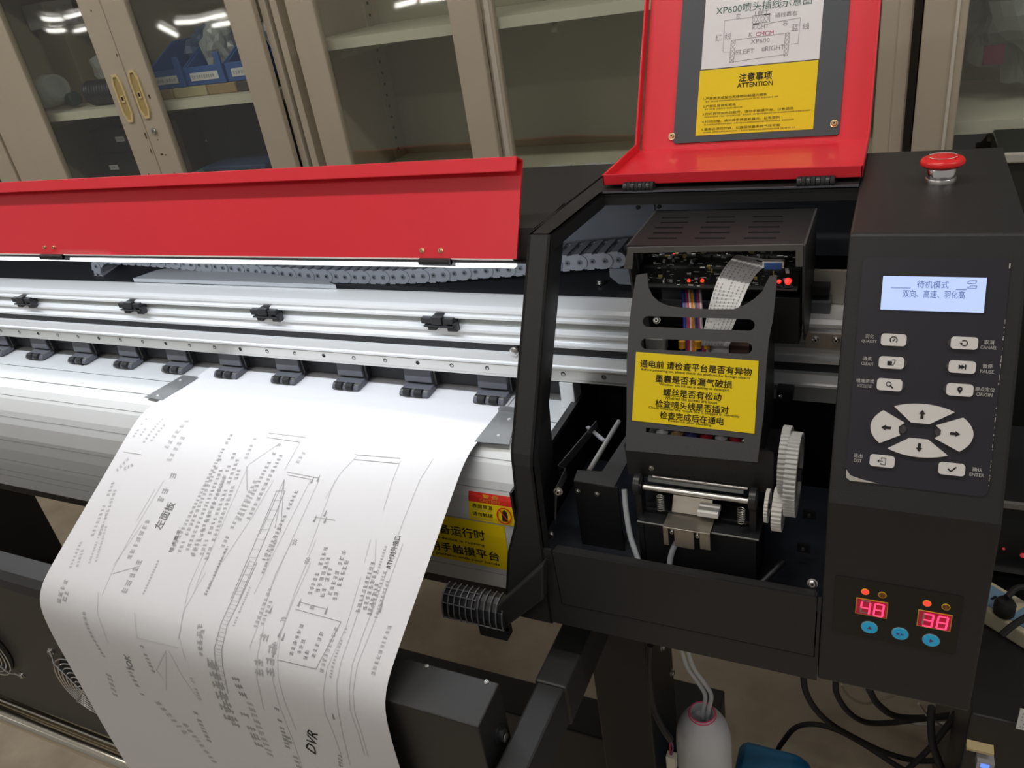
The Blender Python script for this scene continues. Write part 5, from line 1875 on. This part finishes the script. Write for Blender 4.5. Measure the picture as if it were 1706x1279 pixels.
b.build('bottle_body', BT, smooth=True)
b = MB()
PINK = mat('pink_ring', (0.75, 0.10, 0.22), 0.4)
for r, z in ((.0183, .3035), (.0170, .3068)):
    b.tube([bc + Vector((r * math.cos(2 * math.pi * k / 36), r * math.sin(2 * math.pi * k / 36), z)) for k in range(37)], 0.0011, PINK, 6)
b.build('mouth_ring', BT, smooth=True, label='pink ring round the bottle mouth')
for k in range(2):
    dxp = 10 * k
    b = MB()
    b.tube(spline([at(1134 + dxp, 1062, Y=.70), at(1137 + dxp, 1085, Y=.705), at(1146 + dxp, 1112, Y=.71), at(1166 + dxp, 1141, Y=.718), at(1175 + dxp, 1160, Y=.722), bc + Vector((.000 + .0075 * k, .002, .300)), bc + Vector((.001 + .0075 * k, .001, .24))], 8), 0.0031, TUBE_CLEAR, 12)
    b.build('drain_tube', label=('clear drain tube entering the bottle, left of the twin pair', 'clear drain tube entering the bottle, right of the twin pair')[k], cat='tube', smooth=True)

jx0, jx1 = -0.170, -0.046
JG = empty('blue_jug', (-0.108, 0.86, 0.0), 'blue plastic canister standing on the floor beside the bottle', 'canister')
b = MB()
jp = [(jx0, 0.0), (jx1, 0.0), (jx1, .165), (jx1 - .008, .185), (jx1 - .025, .200), (jx0 + .014, .200), (jx0 + .003, .195), (jx0, .185)]
b.prism(Plane((0, 0.80, 0), (1, 0, 0), (0, 0, 1)), jp, -0.125, 0.0, mat('light_blue_plastic', (0.02, 0.17, 0.36), 0.35))
b.build('canister_body', JG, bevel=0.014, smooth=True)
b = MB()
b.box(jx0 + .02, jx1 - .03, 0.797, 0.80, .04, .13, mat('pale_blue_label', (0.25, 0.42, 0.52), 0.5))
b.build('canister_label', JG, label='pale label')

CABLES = [
    ([(1338, 1118, .80), (1342, 1150, .82), (1358, 1180, .84), (1385, 1206, .87), (1430, 1232, .90), (1480, 1255, .92), (1530, 1267, .94), (1575, 1262, .95), (1590, 1240, .96)], .0045, RUBBER, 'black cable looping from the printer underside, nearest the bottle'),
    ([(1392, 1128, .82), (1394, 1155, .84), (1412, 1184, .86), (1440, 1202, .88), (1478, 1204, .90), (1530, 1198, .92), (1592, 1190, .94)], .0042, RUBBER, 'black cable hanging in a short loop, second from the bottle'),
    ([(1292, 1275, 1.0), (1296, 1250, .99), (1304, 1236, .98), (1325, 1212, .98), (1356, 1206, .98), (1395, 1216, .98), (1440, 1240, .96), (1500, 1279, .94), (1540, 1300, .92)], .0046, RUBBER, 'black cable curving low over the floor behind the blue canister'),
    ([(1448, 1148, .84), (1462, 1172, .86), (1490, 1192, .88), (1530, 1196, .90), (1580, 1192, .92), (1600, 1186, .94)], .0048, RUBBER, 'black cable lying over the bunch of grey wires'),
    ([(1552, 1178, .80), (1551, 1210, .80), (1554, 1240, .80), (1564, 1268, .80), (1576, 1300, .80)], .0048, RUBBER, 'black cable dropping straight down beside the black tower'),
    ([(1592, 1188, .86), (1570, 1220, .87), (1545, 1250, .88), (1515, 1279, .89), (1495, 1300, .90)], .0042, RUBBER, 'black cable crossing diagonally under the control box'),
    ([(1592, 1190, .87), (1590, 1225, .88), (1582, 1258, .89), (1560, 1290, .90)], .0042, RUBBER, 'black cable bowed against the left side of the black tower'),
    ([(1440, 1146, .99), (1462, 1168, .99), (1492, 1192, .99), (1530, 1206, .99), (1580, 1204, .99)], .0026, mat('grey_cable', (0.24, 0.23, 0.21), 0.5), 'thin grey wire in the bunch under the control box, lowest of three'),
    ([(1402, 1140, .88), (1415, 1160, .90), (1440, 1172, .92), (1462, 1166, .94), (1490, 1158, .95)], .0020, mat('tan_cable', (0.27, 0.23, 0.17), 0.5), 'thin tan wire in the bunch under the control box, leftmost of three'),
    ([(1530, 1172, .86), (1542, 1188, .87), (1558, 1202, .88), (1578, 1214, .89)], .0020, mat('pale_cable', (0.33, 0.31, 0.29), 0.5), 'thin pale wire in the bunch under the control box, rightmost of three'),
]
for pts, r, m, lab in CABLES:
    b = MB()
    b.tube(spline([at(x, y, Y=d) for x, y, d in pts], 8), r, m, 10)
    b.build('cable', label=lab, cat='cable', smooth=True)

# ================================================================== RIGHT HAND EQUIPMENT
TX = 0.131
TW = empty('computer_tower', (0.24, 0.83, 0.0), 'black computer tower standing behind the control box on the right', 'computer')
b = MB()
b.box(TX, 0.36, 0.75, 0.90, 0.0, 0.588, BLACK_PLASTIC)
b.build('tower_case', TW, bevel=0.003)
b = MB()
q0 = at(1699, 1184, Y=.749)
b.box(q0.x, q0.x + .03, .7485, .7499, q0.z - .030, q0.z + .004, WHITE_ST)
a = Art(b, Plane((0, .7485, 0), (1, 0, 0), (0, 0, 1)), 0.0003)
for k in range(5):
    a.scribble((q0.x + .003, q0.z - .003 - .0055 * k), (q0.x + .026, q0.z - .003 - .0055 * k), .0025, INK_GREY)
b.build('paper_label', TW, label='small white printed label')
c = at(1640, 1262, Y=.748)
b = MB()
b.box(c.x - .009, c.x + .009, .735, .7495, c.z - .006, c.z + .008, GREYC)
b.box(c.x - .005, c.x + .004, .7345, .735, c.z - .002, c.z + .005, mat('blue_led', (0.1, 0.2, 0.9), 0.3, emit=(0.10, 0.22, 1.0), estr=1.3))
b.build('usb_port', TW, label='usb port with blue light')
c = at(1632, 1243, Y=.748)
b = MB()
b.sweep_x([(.7495, c.z - .004), (.740, c.z - .002), (.738, c.z + .004), (.7495, c.z + .006)], c.x - .014, c.x + .014, CREAM)
b.build('yellow_tape', TW, label='yellowed tape')

e0, e1 = at(1610, 1010, Z=.60), at(1720, 1079, Z=.60)
du = Vector((e1.x - e0.x, e1.y - e0.y, 0)).normalized()
PS = Plane((e0.x - du.x * .04, e0.y - du.y * .04, .5885), du, Vector((-du.y, du.x, 0)))
ST = empty('power_strip', PS.o, 'cream power strip with blue sockets lying on the black tower', 'power strip')
b = MB()
b.pbox(PS, 0, .30, 0, .052, 0, .026, mat('cream_strip_plastic', (0.62, 0.56, 0.40), 0.45))
b.build('strip_body', ST, bevel=0.003)
for k in range(4):
    b = MB()
    b.pbox(PS, .028 + .062 * k, .072 + .062 * k, .008, .044, .024, .0275, mat('pale_blue_socket', (0.20, 0.33, 0.46), 0.4))
    for dx_ in (-.009, .009):
        b.pbox(PS, .050 + .062 * k + dx_ - .0018, .050 + .062 * k + dx_ + .0018, .020, .030, .0272, .0278, SLOT)
    b.build('socket', ST, bevel=0.0005)
pc_ = PS.hit(1676, 998)
b = MB()
plug_o = at(1676, 1000, Z=.64)
b.lathe((plug_o.x, plug_o.y, .6165), (0, 0, 1), [(.010, 0), (.0125, .003), (.0125, .018), (.009, .024)], RUBBER, 20)
b.tube(spline([plug_o + Vector((0, 0, .006)), plug_o + Vector((.02, .02, .01)), plug_o + Vector((.08, .03, -.01)), plug_o + Vector((.16, .02, -.03))], 6), 0.004, RUBBER, 8)
b.build('power_plug', label='round black plug standing in the cream power strip', cat='plug', smooth=True)
b = MB()
b.tube(spline([at(1668, 1058, Z=.62), at(1690, 1040, Z=.63), at(1720, 1022, Z=.632)], 6), 0.0042, RUBBER, 8)
b.build('cable', label='black cable crossing the near end of the cream power strip', cat='cable', smooth=True)
MO = empty('equipment_case', (0.30, 1.05, 0.0), 'black equipment case with a silver lower edge behind the power strip', 'equipment')
b = MB()
b.box(0.150, 0.60, 1.00, 1.20, 0.0, 0.722, BLACK_PLASTIC)
b.build('case_body', MO, bevel=0.004)
b = MB()
m0, m1 = at(1655, 948, Y=.998), at(1706, 983, Y=.998)
b.box(0.150, 0.60, .994, 1.0, m0.z - .006, m0.z + .001, CHROME)
b.build('silver_edge', MO)
b = MB()
b.box(0.148, 0.60, .994, 1.0, .716, .724, mat('grey_edge', (0.20, 0.19, 0.17), 0.4))
b.build('top_edge', MO)
for q, r in (((1672, 914), .0018), ((1704, 925), .0035)):
    p = at(*q, Y=.999)
    b = MB()
    b.ball((p.x, .999, p.z), r, mat('dim_red_lamp', (0.3, 0.02, 0.03), 0.4, emit=(0.8, 0.05, 0.08), estr=0.35), 6)
    b.build('red_lamp', MO)
TC = empty('equipment_rack', (0.45, 1.42, 0.0), 'tall dark equipment rack standing in front of the right cabinet', 'rack')
b = MB()
b.box(0.137, 0.70, 1.30, 1.49, 0.0, 1.098, mat('smoked_black_panel', (0.020, 0.022, 0.018), 0.25))
b.build('rack_body', TC, bevel=0.003)
b = MB()
b.box(0.137, 0.70, 1.292, 1.30, 1.096, 1.110, mat('pale_rack_top', (0.40, 0.39, 0.33), 0.5))
b.build('top_rail', TC, bevel=0.002)

# ================================================================== CABINETS
CABY = 1.50
PANE = pane_mat('glass_pane', (0.94, 0.96, 0.94), 0.06, 0.20)
CB, CD = CABINET, 0.42


def cabinet(name, x0, x1, label, zs, doors, inner=CABINET_IN):
    """x0..x1 carcass; doors: list of (xa, xb, left stile, right stile, y shift)"""
    r = empty(name, ((x0 + x1) / 2, CABY + CD / 2, 0.0), label, 'cabinet')
    b = MB()
    b.box(x0, x0 + .018, CABY + .02, CABY + CD, 0, 2.0, CB)
    b.box(x1 - .018, x1, CABY + .02, CABY + CD, 0, 2.0, CB)
    b.box(x0 + .018, x1 - .018, CABY + CD - .012, CABY + CD, 0, 2.0, inner)
    b.box(x0 + .018, x1 - .018, CABY + .02, CABY + CD - .012, 1.97, 2.0, CB)
    b.box(x0 + .018, x1 - .018, CABY + .02, CABY + CD - .012, 0.0, 0.06, CB)
    if x1 - x0 > 1.0 and x0 < -2:
        b.box(x0, x0 + .096, CABY + .004, CABY + .02, 0, 2.0, CB)
    b.build('carcass', r)
    for s, xx in ((1, x0 + .018), (-1, x1 - .018)):
        b = MB()
        for yy in (CABY + .07, CABY + CD - .06):
            b.box(min(xx, xx + s * .006), max(xx, xx + s * .006), yy - .016, yy + .016, .06, 1.95, inner)
            z = 0.90
            while z < 1.70:
                xs = xx + s * .0062
                b.box(min(xs, xs + s * .0006), max(xs, xs + s * .0006), yy - .004, yy + .004, z, z + .007, SLOT)
                z += .028
        b.build('shelf_rail', r)
    for z in zs:
        b = MB()
        b.box(x0 + .02, x1 - .02, CABY + .045, CABY + CD - .014, z - .021, z, mat('shelf_paint', (0.72, 0.67, 0.55), 0.45))
        b.build('shelf', r)
        if zs.index(z) < 2:
            for xx in (x0 + .12, (x0 + x1) / 2, x1 - .12):
                b = MB()
                b.box(xx - .006, xx + .006, CABY + .075, CABY + CD - .02, z - .042, z - .0255, inner)
                b.build('shelf_rib', r)
    ds = []
    for (xa, xb, ls, rs, dy) in doors:
        b = MB()
        y0, y1 = CABY + dy, CABY + dy + .018
        b.box(xa, xa + ls, y0, y1, .08, 1.95, CB)
        b.box(xb - rs, xb, y0, y1, .08, 1.95, CB)
        b.box(xa + ls, xb - rs, y0, y1, 1.88, 1.95, CB)
        b.box(xa + ls, xb - rs, y0, y1, .08, .95, CB)
        d = b.build('door', r, bevel=0.003)
        b = MB()
        b.box(xa + ls - .004, xb - rs + .004, y0 + .008, y0 + .011, .945, 1.885, PANE)
        b.build('glass_pane', d)
        ds.append(d)
    return r, ds


cab1, d1 = cabinet('display_cabinet', -2.342, -1.280, 'beige glass door cabinet on the left with cream pull handles', (1.262, 1.66, 0.96), ((-2.243, -1.757, .112, .0775, 0.0), (-1.755, -1.302, .0775, .0760, 0.0)))
cab2, d2 = cabinet('display_cabinet', -1.268, 0.0045, 'beige glass door cabinet with empty shelves behind the red flaps', (1.354, 1.75, 1.018), ((-1.212, -0.757, .072, .064, 0.0), (-0.760, 0.0075, .025, .048, 0.022)))
cab3, d3 = cabinet('display_cabinet', 0.0245, 0.95, 'beige glass door cabinet at the right, holding a clear plastic bag', (1.10, 1.62), ((0.0215, 0.50, .062, .06, 0.0), (0.502, 0.94, .06, .06, 0.0)))
cab0, d0 = cabinet('display_cabinet', -3.25, -2.346, 'beige cabinet at the far left edge, mostly outside the picture', (1.26, 1.66), ((-3.24, -2.82, .08, .08, 0.0), (-2.818, -2.352, .08, .08, 0.0)))
b = MB()
b.box(0.0665, 0.0715, CABY - .004, CABY + .001, .10, 1.94, mat('light_trim', (0.60, 0.56, 0.48), 0.4))
b.build('door_trim', d3[0], bevel=0.001)
b = MB()
b.box(-0.752, -0.741, CABY + .019, CABY + .023, .10, 1.94, mat('light_trim', (0, 0, 0)))
b.build('door_trim', d2[1], bevel=0.001)
# handles and lock of the left cabinet
for d, pts in ((d1[0], ((186, 125), (197, 123), (224, 203), (213, 204))), (d1[1], ((214, 117), (225, 116), (251, 196), (241, 198)))):
    P = [at(*q, Y=CABY - .001) for q in pts]
    x = sum(p.x for p in P) / 4
    z1, z0 = (P[0].z + P[1].z) / 2, (P[2].z + P[3].z) / 2
    w = .0165
    FPc = Plane((0, CABY - .0005, 0), (1, 0, 0), (0, 0, 1))
    b = MB()
    o = [(x - w * .5, z0), (x + w * .5, z0), (x + w, z0 + .02), (x + w, z1 - .02), (x + w * .5, z1), (x - w * .5, z1), (x - w, z1 - .02), (x - w, z0 + .02)]
    i_ = [(x + (p - x) * .72, z0 + .006 + (q - z0) * (z1 - z0 - .012) / (z1 - z0)) for p, q in o]
    b.plate(FPc, [o, list(reversed(i_))], 0.0, 0.004, CREAM)
    b.prism(FPc, i_, -.0004, 0.0006, mat('deep_cream_plastic', (0.42, 0.32, 0.13), 0.5))
    b.pbox(FPc, x - .005, x + .005, z0 + (z1 - z0) * .42, z0 + (z1 - z0) * .56, .0006, .0030, CREAM)
    b.pbox(FPc, x - .003, x + .003, z0 + (z1 - z0) * .46, z0 + (z1 - z0) * .54, .0030, .0034, SLOT)
    b.build('pull_handle', d, label='cream recessed pull handle')
p = at(257, 218, Y=CABY - .001)
b = MB()
b.lathe((p.x, CABY, p.z), (0, -1, 0), [(.0085, 0), (.0085, .004), (.0070, .006)], STEEL, 24)
b.box(p.x - .001, p.x + .001, CABY - .0064, CABY - .006, p.z - .004, p.z + .004, SLOT)
b.build('lock', d1[1], smooth=True)
b = MB()
a = Art(b, Plane((0, CABY - .0002, 0), (1, 0, 0), (0, 0, 1)), 0.0003)
RUST = mat('rust_mark', (0.10, 0.06, 0.03), 0.8)
for q, w, h in (((243, 226), .003, .009), ((252, 252), .002, .008), ((270, 257), .005, .003), ((276, 258), .003, .002), ((263, 233), .002, .002), ((249, 161), .003, .006), ((292, 291), .004, .006), ((248, 290), .002, .003), ((195, 92), .002, .004), ((152, 18), .002, .003)):
    p = at(*q, Y=CABY)
    a.poly([(p.x + w * math.cos(t * .9) * (1 + .3 * (t % 2)), p.z + h * math.sin(t * .9)) for t in range(7)], RUST)
b.build('rust_mark', d1[1])

# ---- things in the left cabinet
SZ = 1.2625


def inside(px, py, y):
    return at(px, py, Y=y)


# clear jug with ridged neck
b = MB()
ax = Vector((1, -.12, .12)).normalized()
b.lathe((-2.300, 1.64, SZ + .046), ax, [(.02, 0), (.040, .010), (.044, .03), (.044, .075), (.040, .085), (.034, .092), (.037, .096), (.033, .100), (.037, .104), (.033, .108), (.036, .112), (.030, .120)], CLEAR, 28)
b.build('plastic_jar', label='clear plastic jar with ridged neck lying on the left cabinet shelf', cat='jar', smooth=True)
b = MB()
b.lathe((-2.160, 1.63, SZ + .022), ax, [(.019, 0), (.019, .026), (.016, .029)], mat('dark_green_plastic', (0.05, 0.07, 0.055), 0.5), 24)
b.build('jar_cap', label='dark green screw cap beside the clear jar in the left cabinet', cat='cap', smooth=True)
b = MB()
b.tube([Vector((lin(-2.055, -1.950, k / 150), 1.62 + .026 * math.cos(k * 2 * math.pi / 15), SZ + .034 + .028 * math.sin(k * 2 * math.pi / 15))) for k in range(151)], .0056, mat('black_hose', (0.03, 0.03, 0.04), 0.3), 8)
b.build('spiral_hose', label='black coiled hose on the left cabinet shelf beside the door stile', cat='hose', smooth=True)


def crumple(name, c, r, m, label, cat, seed, sub=3):
    rn = random.Random(seed)
    import bmesh
    bm = bmesh.new()
    bmesh.ops.create_icosphere(bm, subdivisions=sub, radius=1)
    b = MB()
    ph = [rn.uniform(0, 6) for _ in range(9)]
    vs = []
    for v in bm.verts:
        x, y, z = v.co
        k = 1 + .16 * math.sin(5 * x + ph[0]) * math.sin(4 * z + ph[1]) + .12 * math.sin(9 * y + ph[2] + 3 * x) + .08 * math.sin(13 * z + ph[3] + 5 * y) + rn.uniform(-.03, .03)
        vs.append((c[0] + x * k * r[0], c[1] + y * k * r[1], max(c[2] + z * k * r[2], c[2] - r[2] * .92)))
    b.add(vs, [tuple(v.index for v in f.verts) for f in bm.faces], m)
    bm.free()
    return b.build(name, label=label, cat=cat, smooth=False)


FILM = mat('clear_film', (0.70, 0.72, 0.70), 0.18, alpha=0.5)
crumple('plastic_bag', (-2.075, 1.755, SZ + .070), (.075, .05, .072), FILM, 'crumpled clear bag behind the coiled hose in the left cabinet', 'bag', 3)
b = MB()
b.box(-2.30, -2.10, 1.845, 1.885, SZ, SZ + .21, mat('olive_carton', (0.22, 0.19, 0.11), 0.8))
b.build('carton', label='plain brown carton at the back of the left cabinet shelf', cat='box', bevel=.003)
b = MB()
b.box(-2.31, -2.22, 1.70, 1.80, 1.4742, 1.54, mat('white_carton', (0.60, 0.59, 0.56), 0.6))
b.build('carton', label='small white carton on top of the stacked boxes at the left edge', cat='box', bevel=.003)
b = MB()
b.box(-2.31, -2.20, 1.72, 1.835, SZ, 1.4735, mat('tan_carton', (0.30, 0.26, 0.17), 0.8))
b.build('carton', label='tall tan carton under the small white carton in the left cabinet', cat='box', bevel=.003)
# blue bins with labels
zb = SZ + .025
for k, (xa, xb) in enumerate(((-1.800, -1.666), (-1.661, -1.527), (-1.522, -1.388))):
    r = empty('storage_bin', ((xa + xb) / 2, 1.70, zb), ('blue open bin with white label, beside the door handle stile', 'blue open bin with white label, holding clear bags, middle of three', 'blue open bin with white label, rightmost of three')[k], 'bin', 'blue bins on the left cabinet shelf')
    b = MB()
    side = [(1.60, zb), (1.85, zb), (1.85, zb + .105), (1.72, zb + .105), (1.60, zb + .042)]
    b.prism(Plane((xa, 0, 0), (0, 1, 0), (0, 0, 1)), side, 0, .006, BLUE_PL)
    b.prism(Plane((xb - .006, 0, 0), (0, 1, 0), (0, 0, 1)), side, 0, .006, BLUE_PL)
    b.box(xa, xb, 1.60, 1.85, zb, zb + .005, BLUE_PL)
    b.box(xa, xb, 1.596, 1.602, zb, zb + .044, BLUE_PL)
    b.box(xa, xb, 1.845, 1.85, zb, zb + .105, BLUE_PL)
    b.box(xb - .018, xb + .0015, 1.590, 1.596, zb, zb + .072, BLUE_PL)
    b.build('bin_tray', r, bevel=.0015)
    b = MB()
    b.box(xa + .018, xb - .020, 1.5945, 1.596, zb + .011, zb + .030, WHITE_ST)
    a = Art(b, Plane((0, 1.5945, 0), (1, 0, 0), (0, 0, 1)), 0.0004)
    a.scribble((xa + .024, zb + .0205), (xb - .03, zb + .0205), .008, INK_GREY)
    b.build('bin_label', r, label='white paper label')
crumple('plastic_bag', (-1.594, 1.68, zb + .075), (.042, .045, .062), FILM, 'clear bag standing in the middle blue bin', 'bag', 12)
crumple('plastic_bag', (-1.733, 1.77, zb + .070), (.045, .05, .055), mat('blue_film', (0.14, 0.20, 0.36), 0.3, alpha=.8), 'bluish bag lying in the blue bin beside the handles', 'bag', 14)
crumple('plastic_bag', (-1.455, 1.77, zb + .078), (.045, .05, .06), FILM, 'clear bag in the rightmost blue bin', 'bag', 16)
for k, (xa, xb, m) in enumerate(((-1.79, -1.72, CARD), (-1.715, -1.60, mat('tan_pack', (0.50, 0.44, 0.26), 0.6)), (-1.595, -1.50, CARD), (-1.495, -1.39, mat('dark_pack', (0.06, 0.05, 0.04), 0.6)))):
    b = MB()
    b.box(xa, xb, 1.59, 1.80, SZ, SZ + .0245, m)
    b.build('flat_packet', label='%s flat packet under the blue bins' % ('brown, leftmost', 'tan', 'brown, central', 'dark, rightmost')[k], cat='packet', bevel=.003)
# dark cases lower left
for q, z0_, z1_, lab in (((199, 232), 1.1225, 1.192, 'upper'), ((189, 279), 1.048, 1.1205, 'lower')):
    c = inside(*q, 1.662)
    r = empty('storage_case', (-2.07, 1.76, z0_), 'dark smoked plastic case with white tag, %s of two under the shelf' % lab, 'case')
    b = MB()
    b.box(-2.19, -1.92, 1.665, 1.86, z0_, z1_, mat('smoked_plastic', (0.040, 0.040, 0.039), 0.3))
    b.build('case_shell', r, bevel=.005)
    b = MB()
    b.box(c.x - .018, c.x + .018, 1.6635, 1.665, c.z - .007, c.z + .007, WHITE_ST)
    a = Art(b, Plane((0, 1.6635, 0), (1, 0, 0), (0, 0, 1)), 0.0004)
    a.scribble((c.x - .015, c.z), (c.x + .016, c.z), .005, INK_GREY)
    b.build('case_tag', r, label='white tag')
b = MB()
b.box(-2.19, -1.92, 1.665, 1.86, 0.9605, 1.0470, mat('smoked_plastic', (0, 0, 0)))
b.build('storage_case', label='dark plastic case at the bottom of the stack in the left cabinet', cat='case', bevel=.005)
b = MB()
b.box(-1.79, -1.42, 1.715, 1.90, 0.9605, 1.22, mat('black_box', (0.012, 0.012, 0.014), 0.6))
p = inside(343, 234, 1.713)
b.box(p.x - .003, p.x + .003, 1.713, 1.715, p.z - .003, p.z + .003, WHITE_ST)
b.build('black_box', label='large black box under the shelf of the left cabinet', cat='box', bevel=.004)
b = MB()
b.box(-1.855, -1.815, 1.66, 1.80, 0.9605, 1.20, mat('maroon_box', (0.07, 0.035, 0.03), 0.6))
p = inside(297, 248, 1.658)
b.box(p.x - .008, p.x + .008, 1.658, 1.66, p.z - .009, p.z + .008, mat('pale_pink_tag', (0.45, 0.33, 0.28), 0.6))
b.build('folder', label='dark maroon folder standing beside the large black box', cat='folder', bevel=.002)
BL = mat('pale_blue_folder', (0.22, 0.31, 0.40), 0.45)
for k, (x0, x1, z, m, lab) in enumerate(((-1.80, -1.48, 1.046, BL, 'pale blue plastic tray under the black box, lowest'), (-1.70, -1.54, 1.0592, mat('pale_tan_folder', (0.55, 0.52, 0.40), 0.6), 'tan paper folder lying on the pale blue tray'), (-1.69, -1.47, 1.0724, mat('dark_blue_folder', (0.04, 0.07, 0.16), 0.5), 'dark blue folder on top of the tan folder'))):
    b = MB()
    b.box(x0, x1, 1.58, 1.705, z, z + .0128, m)
    b.build('folder', label=lab, cat='folder', bevel=.003)
b = MB()
b.box(-1.805, -1.46, 1.57, 1.71, 0.9605, 1.0455, mat('grey_file_box', (0.10, 0.11, 0.13), 0.6))
b.build('file_box', label='grey file box carrying the folders in the left cabinet', cat='box', bevel=.003)
# plastic bag in the right cabinet
crumple('plastic_bag', (0.21, 1.72, 1.270), (.11, .075, .155), mat('grey_film', (0.36, 0.37, 0.35), 0.25, alpha=.75), 'large clear plastic bag on the shelf of the right cabinet', 'bag', 21, 4)
b = MB()
p = inside(1657, 92, 1.63)
b.box(p.x - .016, p.x + .014, 1.628, 1.640, p.z - .015, p.z + .015, mat('maroon_tag', (0.20, 0.05, 0.08), 0.5))
b.build('maroon_packet', label='small maroon packet showing in the right cabinet bag', cat='packet')
for k in range(2):
    p0, p1 = inside((886, 949)[k], (302, 298)[k], 1.55), inside((924, 998)[k], (299, 293)[k], 1.55)
    b = MB()
    z = 1.0182
    b.box(p0.x, p1.x, 1.55, 1.66, z, z + .012, WHITE_ST)
    b.build('white_sheet_stack', label='white paper stack low in the empty cabinet, %s of two' % ('left', 'right')[k], cat='paper')

# ================================================================== CEILING LAMPS (some mirrored in the panes, one added as front fill)
TUBE_L = mat('lit_fluorescent_tube', (1, 1, 1), 0.4, emit=(1.0, 0.97, 0.92), estr=14.0)


def tube_lamp(x, y, z, L, lab):
    r = empty('ceiling_lamp', (x, y, z + .08), lab, 'lamp', None)
    b = MB()
    b.box(x - L / 2, x + L / 2, y - .04, y + .04, z + .03, z + .08, WHITE_PL)
    b.build('lamp_housing', r)
    b = MB()
    b.cyl((x - L / 2 + .02, y, z + .012), (x + L / 2 - .02, y, z + .012), .013, TUBE_L, 12)
    b.build('lamp_tube', r, smooth=True)
    return r


for (lx, ly, lw), nm in zip(LAMPS, ('above the printer', 'on the right', 'on the left', 'added as soft fill in front of the printer')):
    tube_lamp(lx, ly, 2.70, 1.25, 'white fluorescent ceiling lamp %s' % nm)

for k, (lx, ly, ln, al) in enumerate(((-5.80, -1.18, .18, 0), (-5.53, -1.165, .22, 0), (-6.07, -1.38, .17, 0), (-5.90, -1.45, .12, 0), (-4.78, -1.62, .48, 0), (-4.74, -1.78, .17, 0), (-5.245, -1.75, .18, 1), (-3.14, -1.89, .14, 0), (-2.95, -1.915, .18, 0))):
    r = empty('ceiling_lamp', (lx, ly, 2.78), 'lit tube lamp mirrored in the cabinet glass, %s' % ('first of the upper pair at far left', 'second of the upper pair at far left', 'first of the lower pair at far left', 'second of the lower pair at far left', 'the longest, right of the handles', 'short, below the longest one', 'curved looking, left of the longest one', 'left one over the empty shelf', 'right one over the empty shelf')[k], 'lamp')
    b = MB()
    h = Vector((ln / 2, 0, 0)) if not al else Vector((0, ln / 2, 0))
    c = Vector((lx, ly, 2.70))
    b.cyl(c - h, c + h, .014, TUBE_L, 12)
    b.build('lamp_tube', r, smooth=True)
    b = MB()
    b.box(lx - max(h.x, .022), lx + max(h.x, .022), ly - max(h.y, .022), ly + max(h.y, .022), 2.735, 2.78, WHITE_PL)
    b.build('lamp_housing', r)
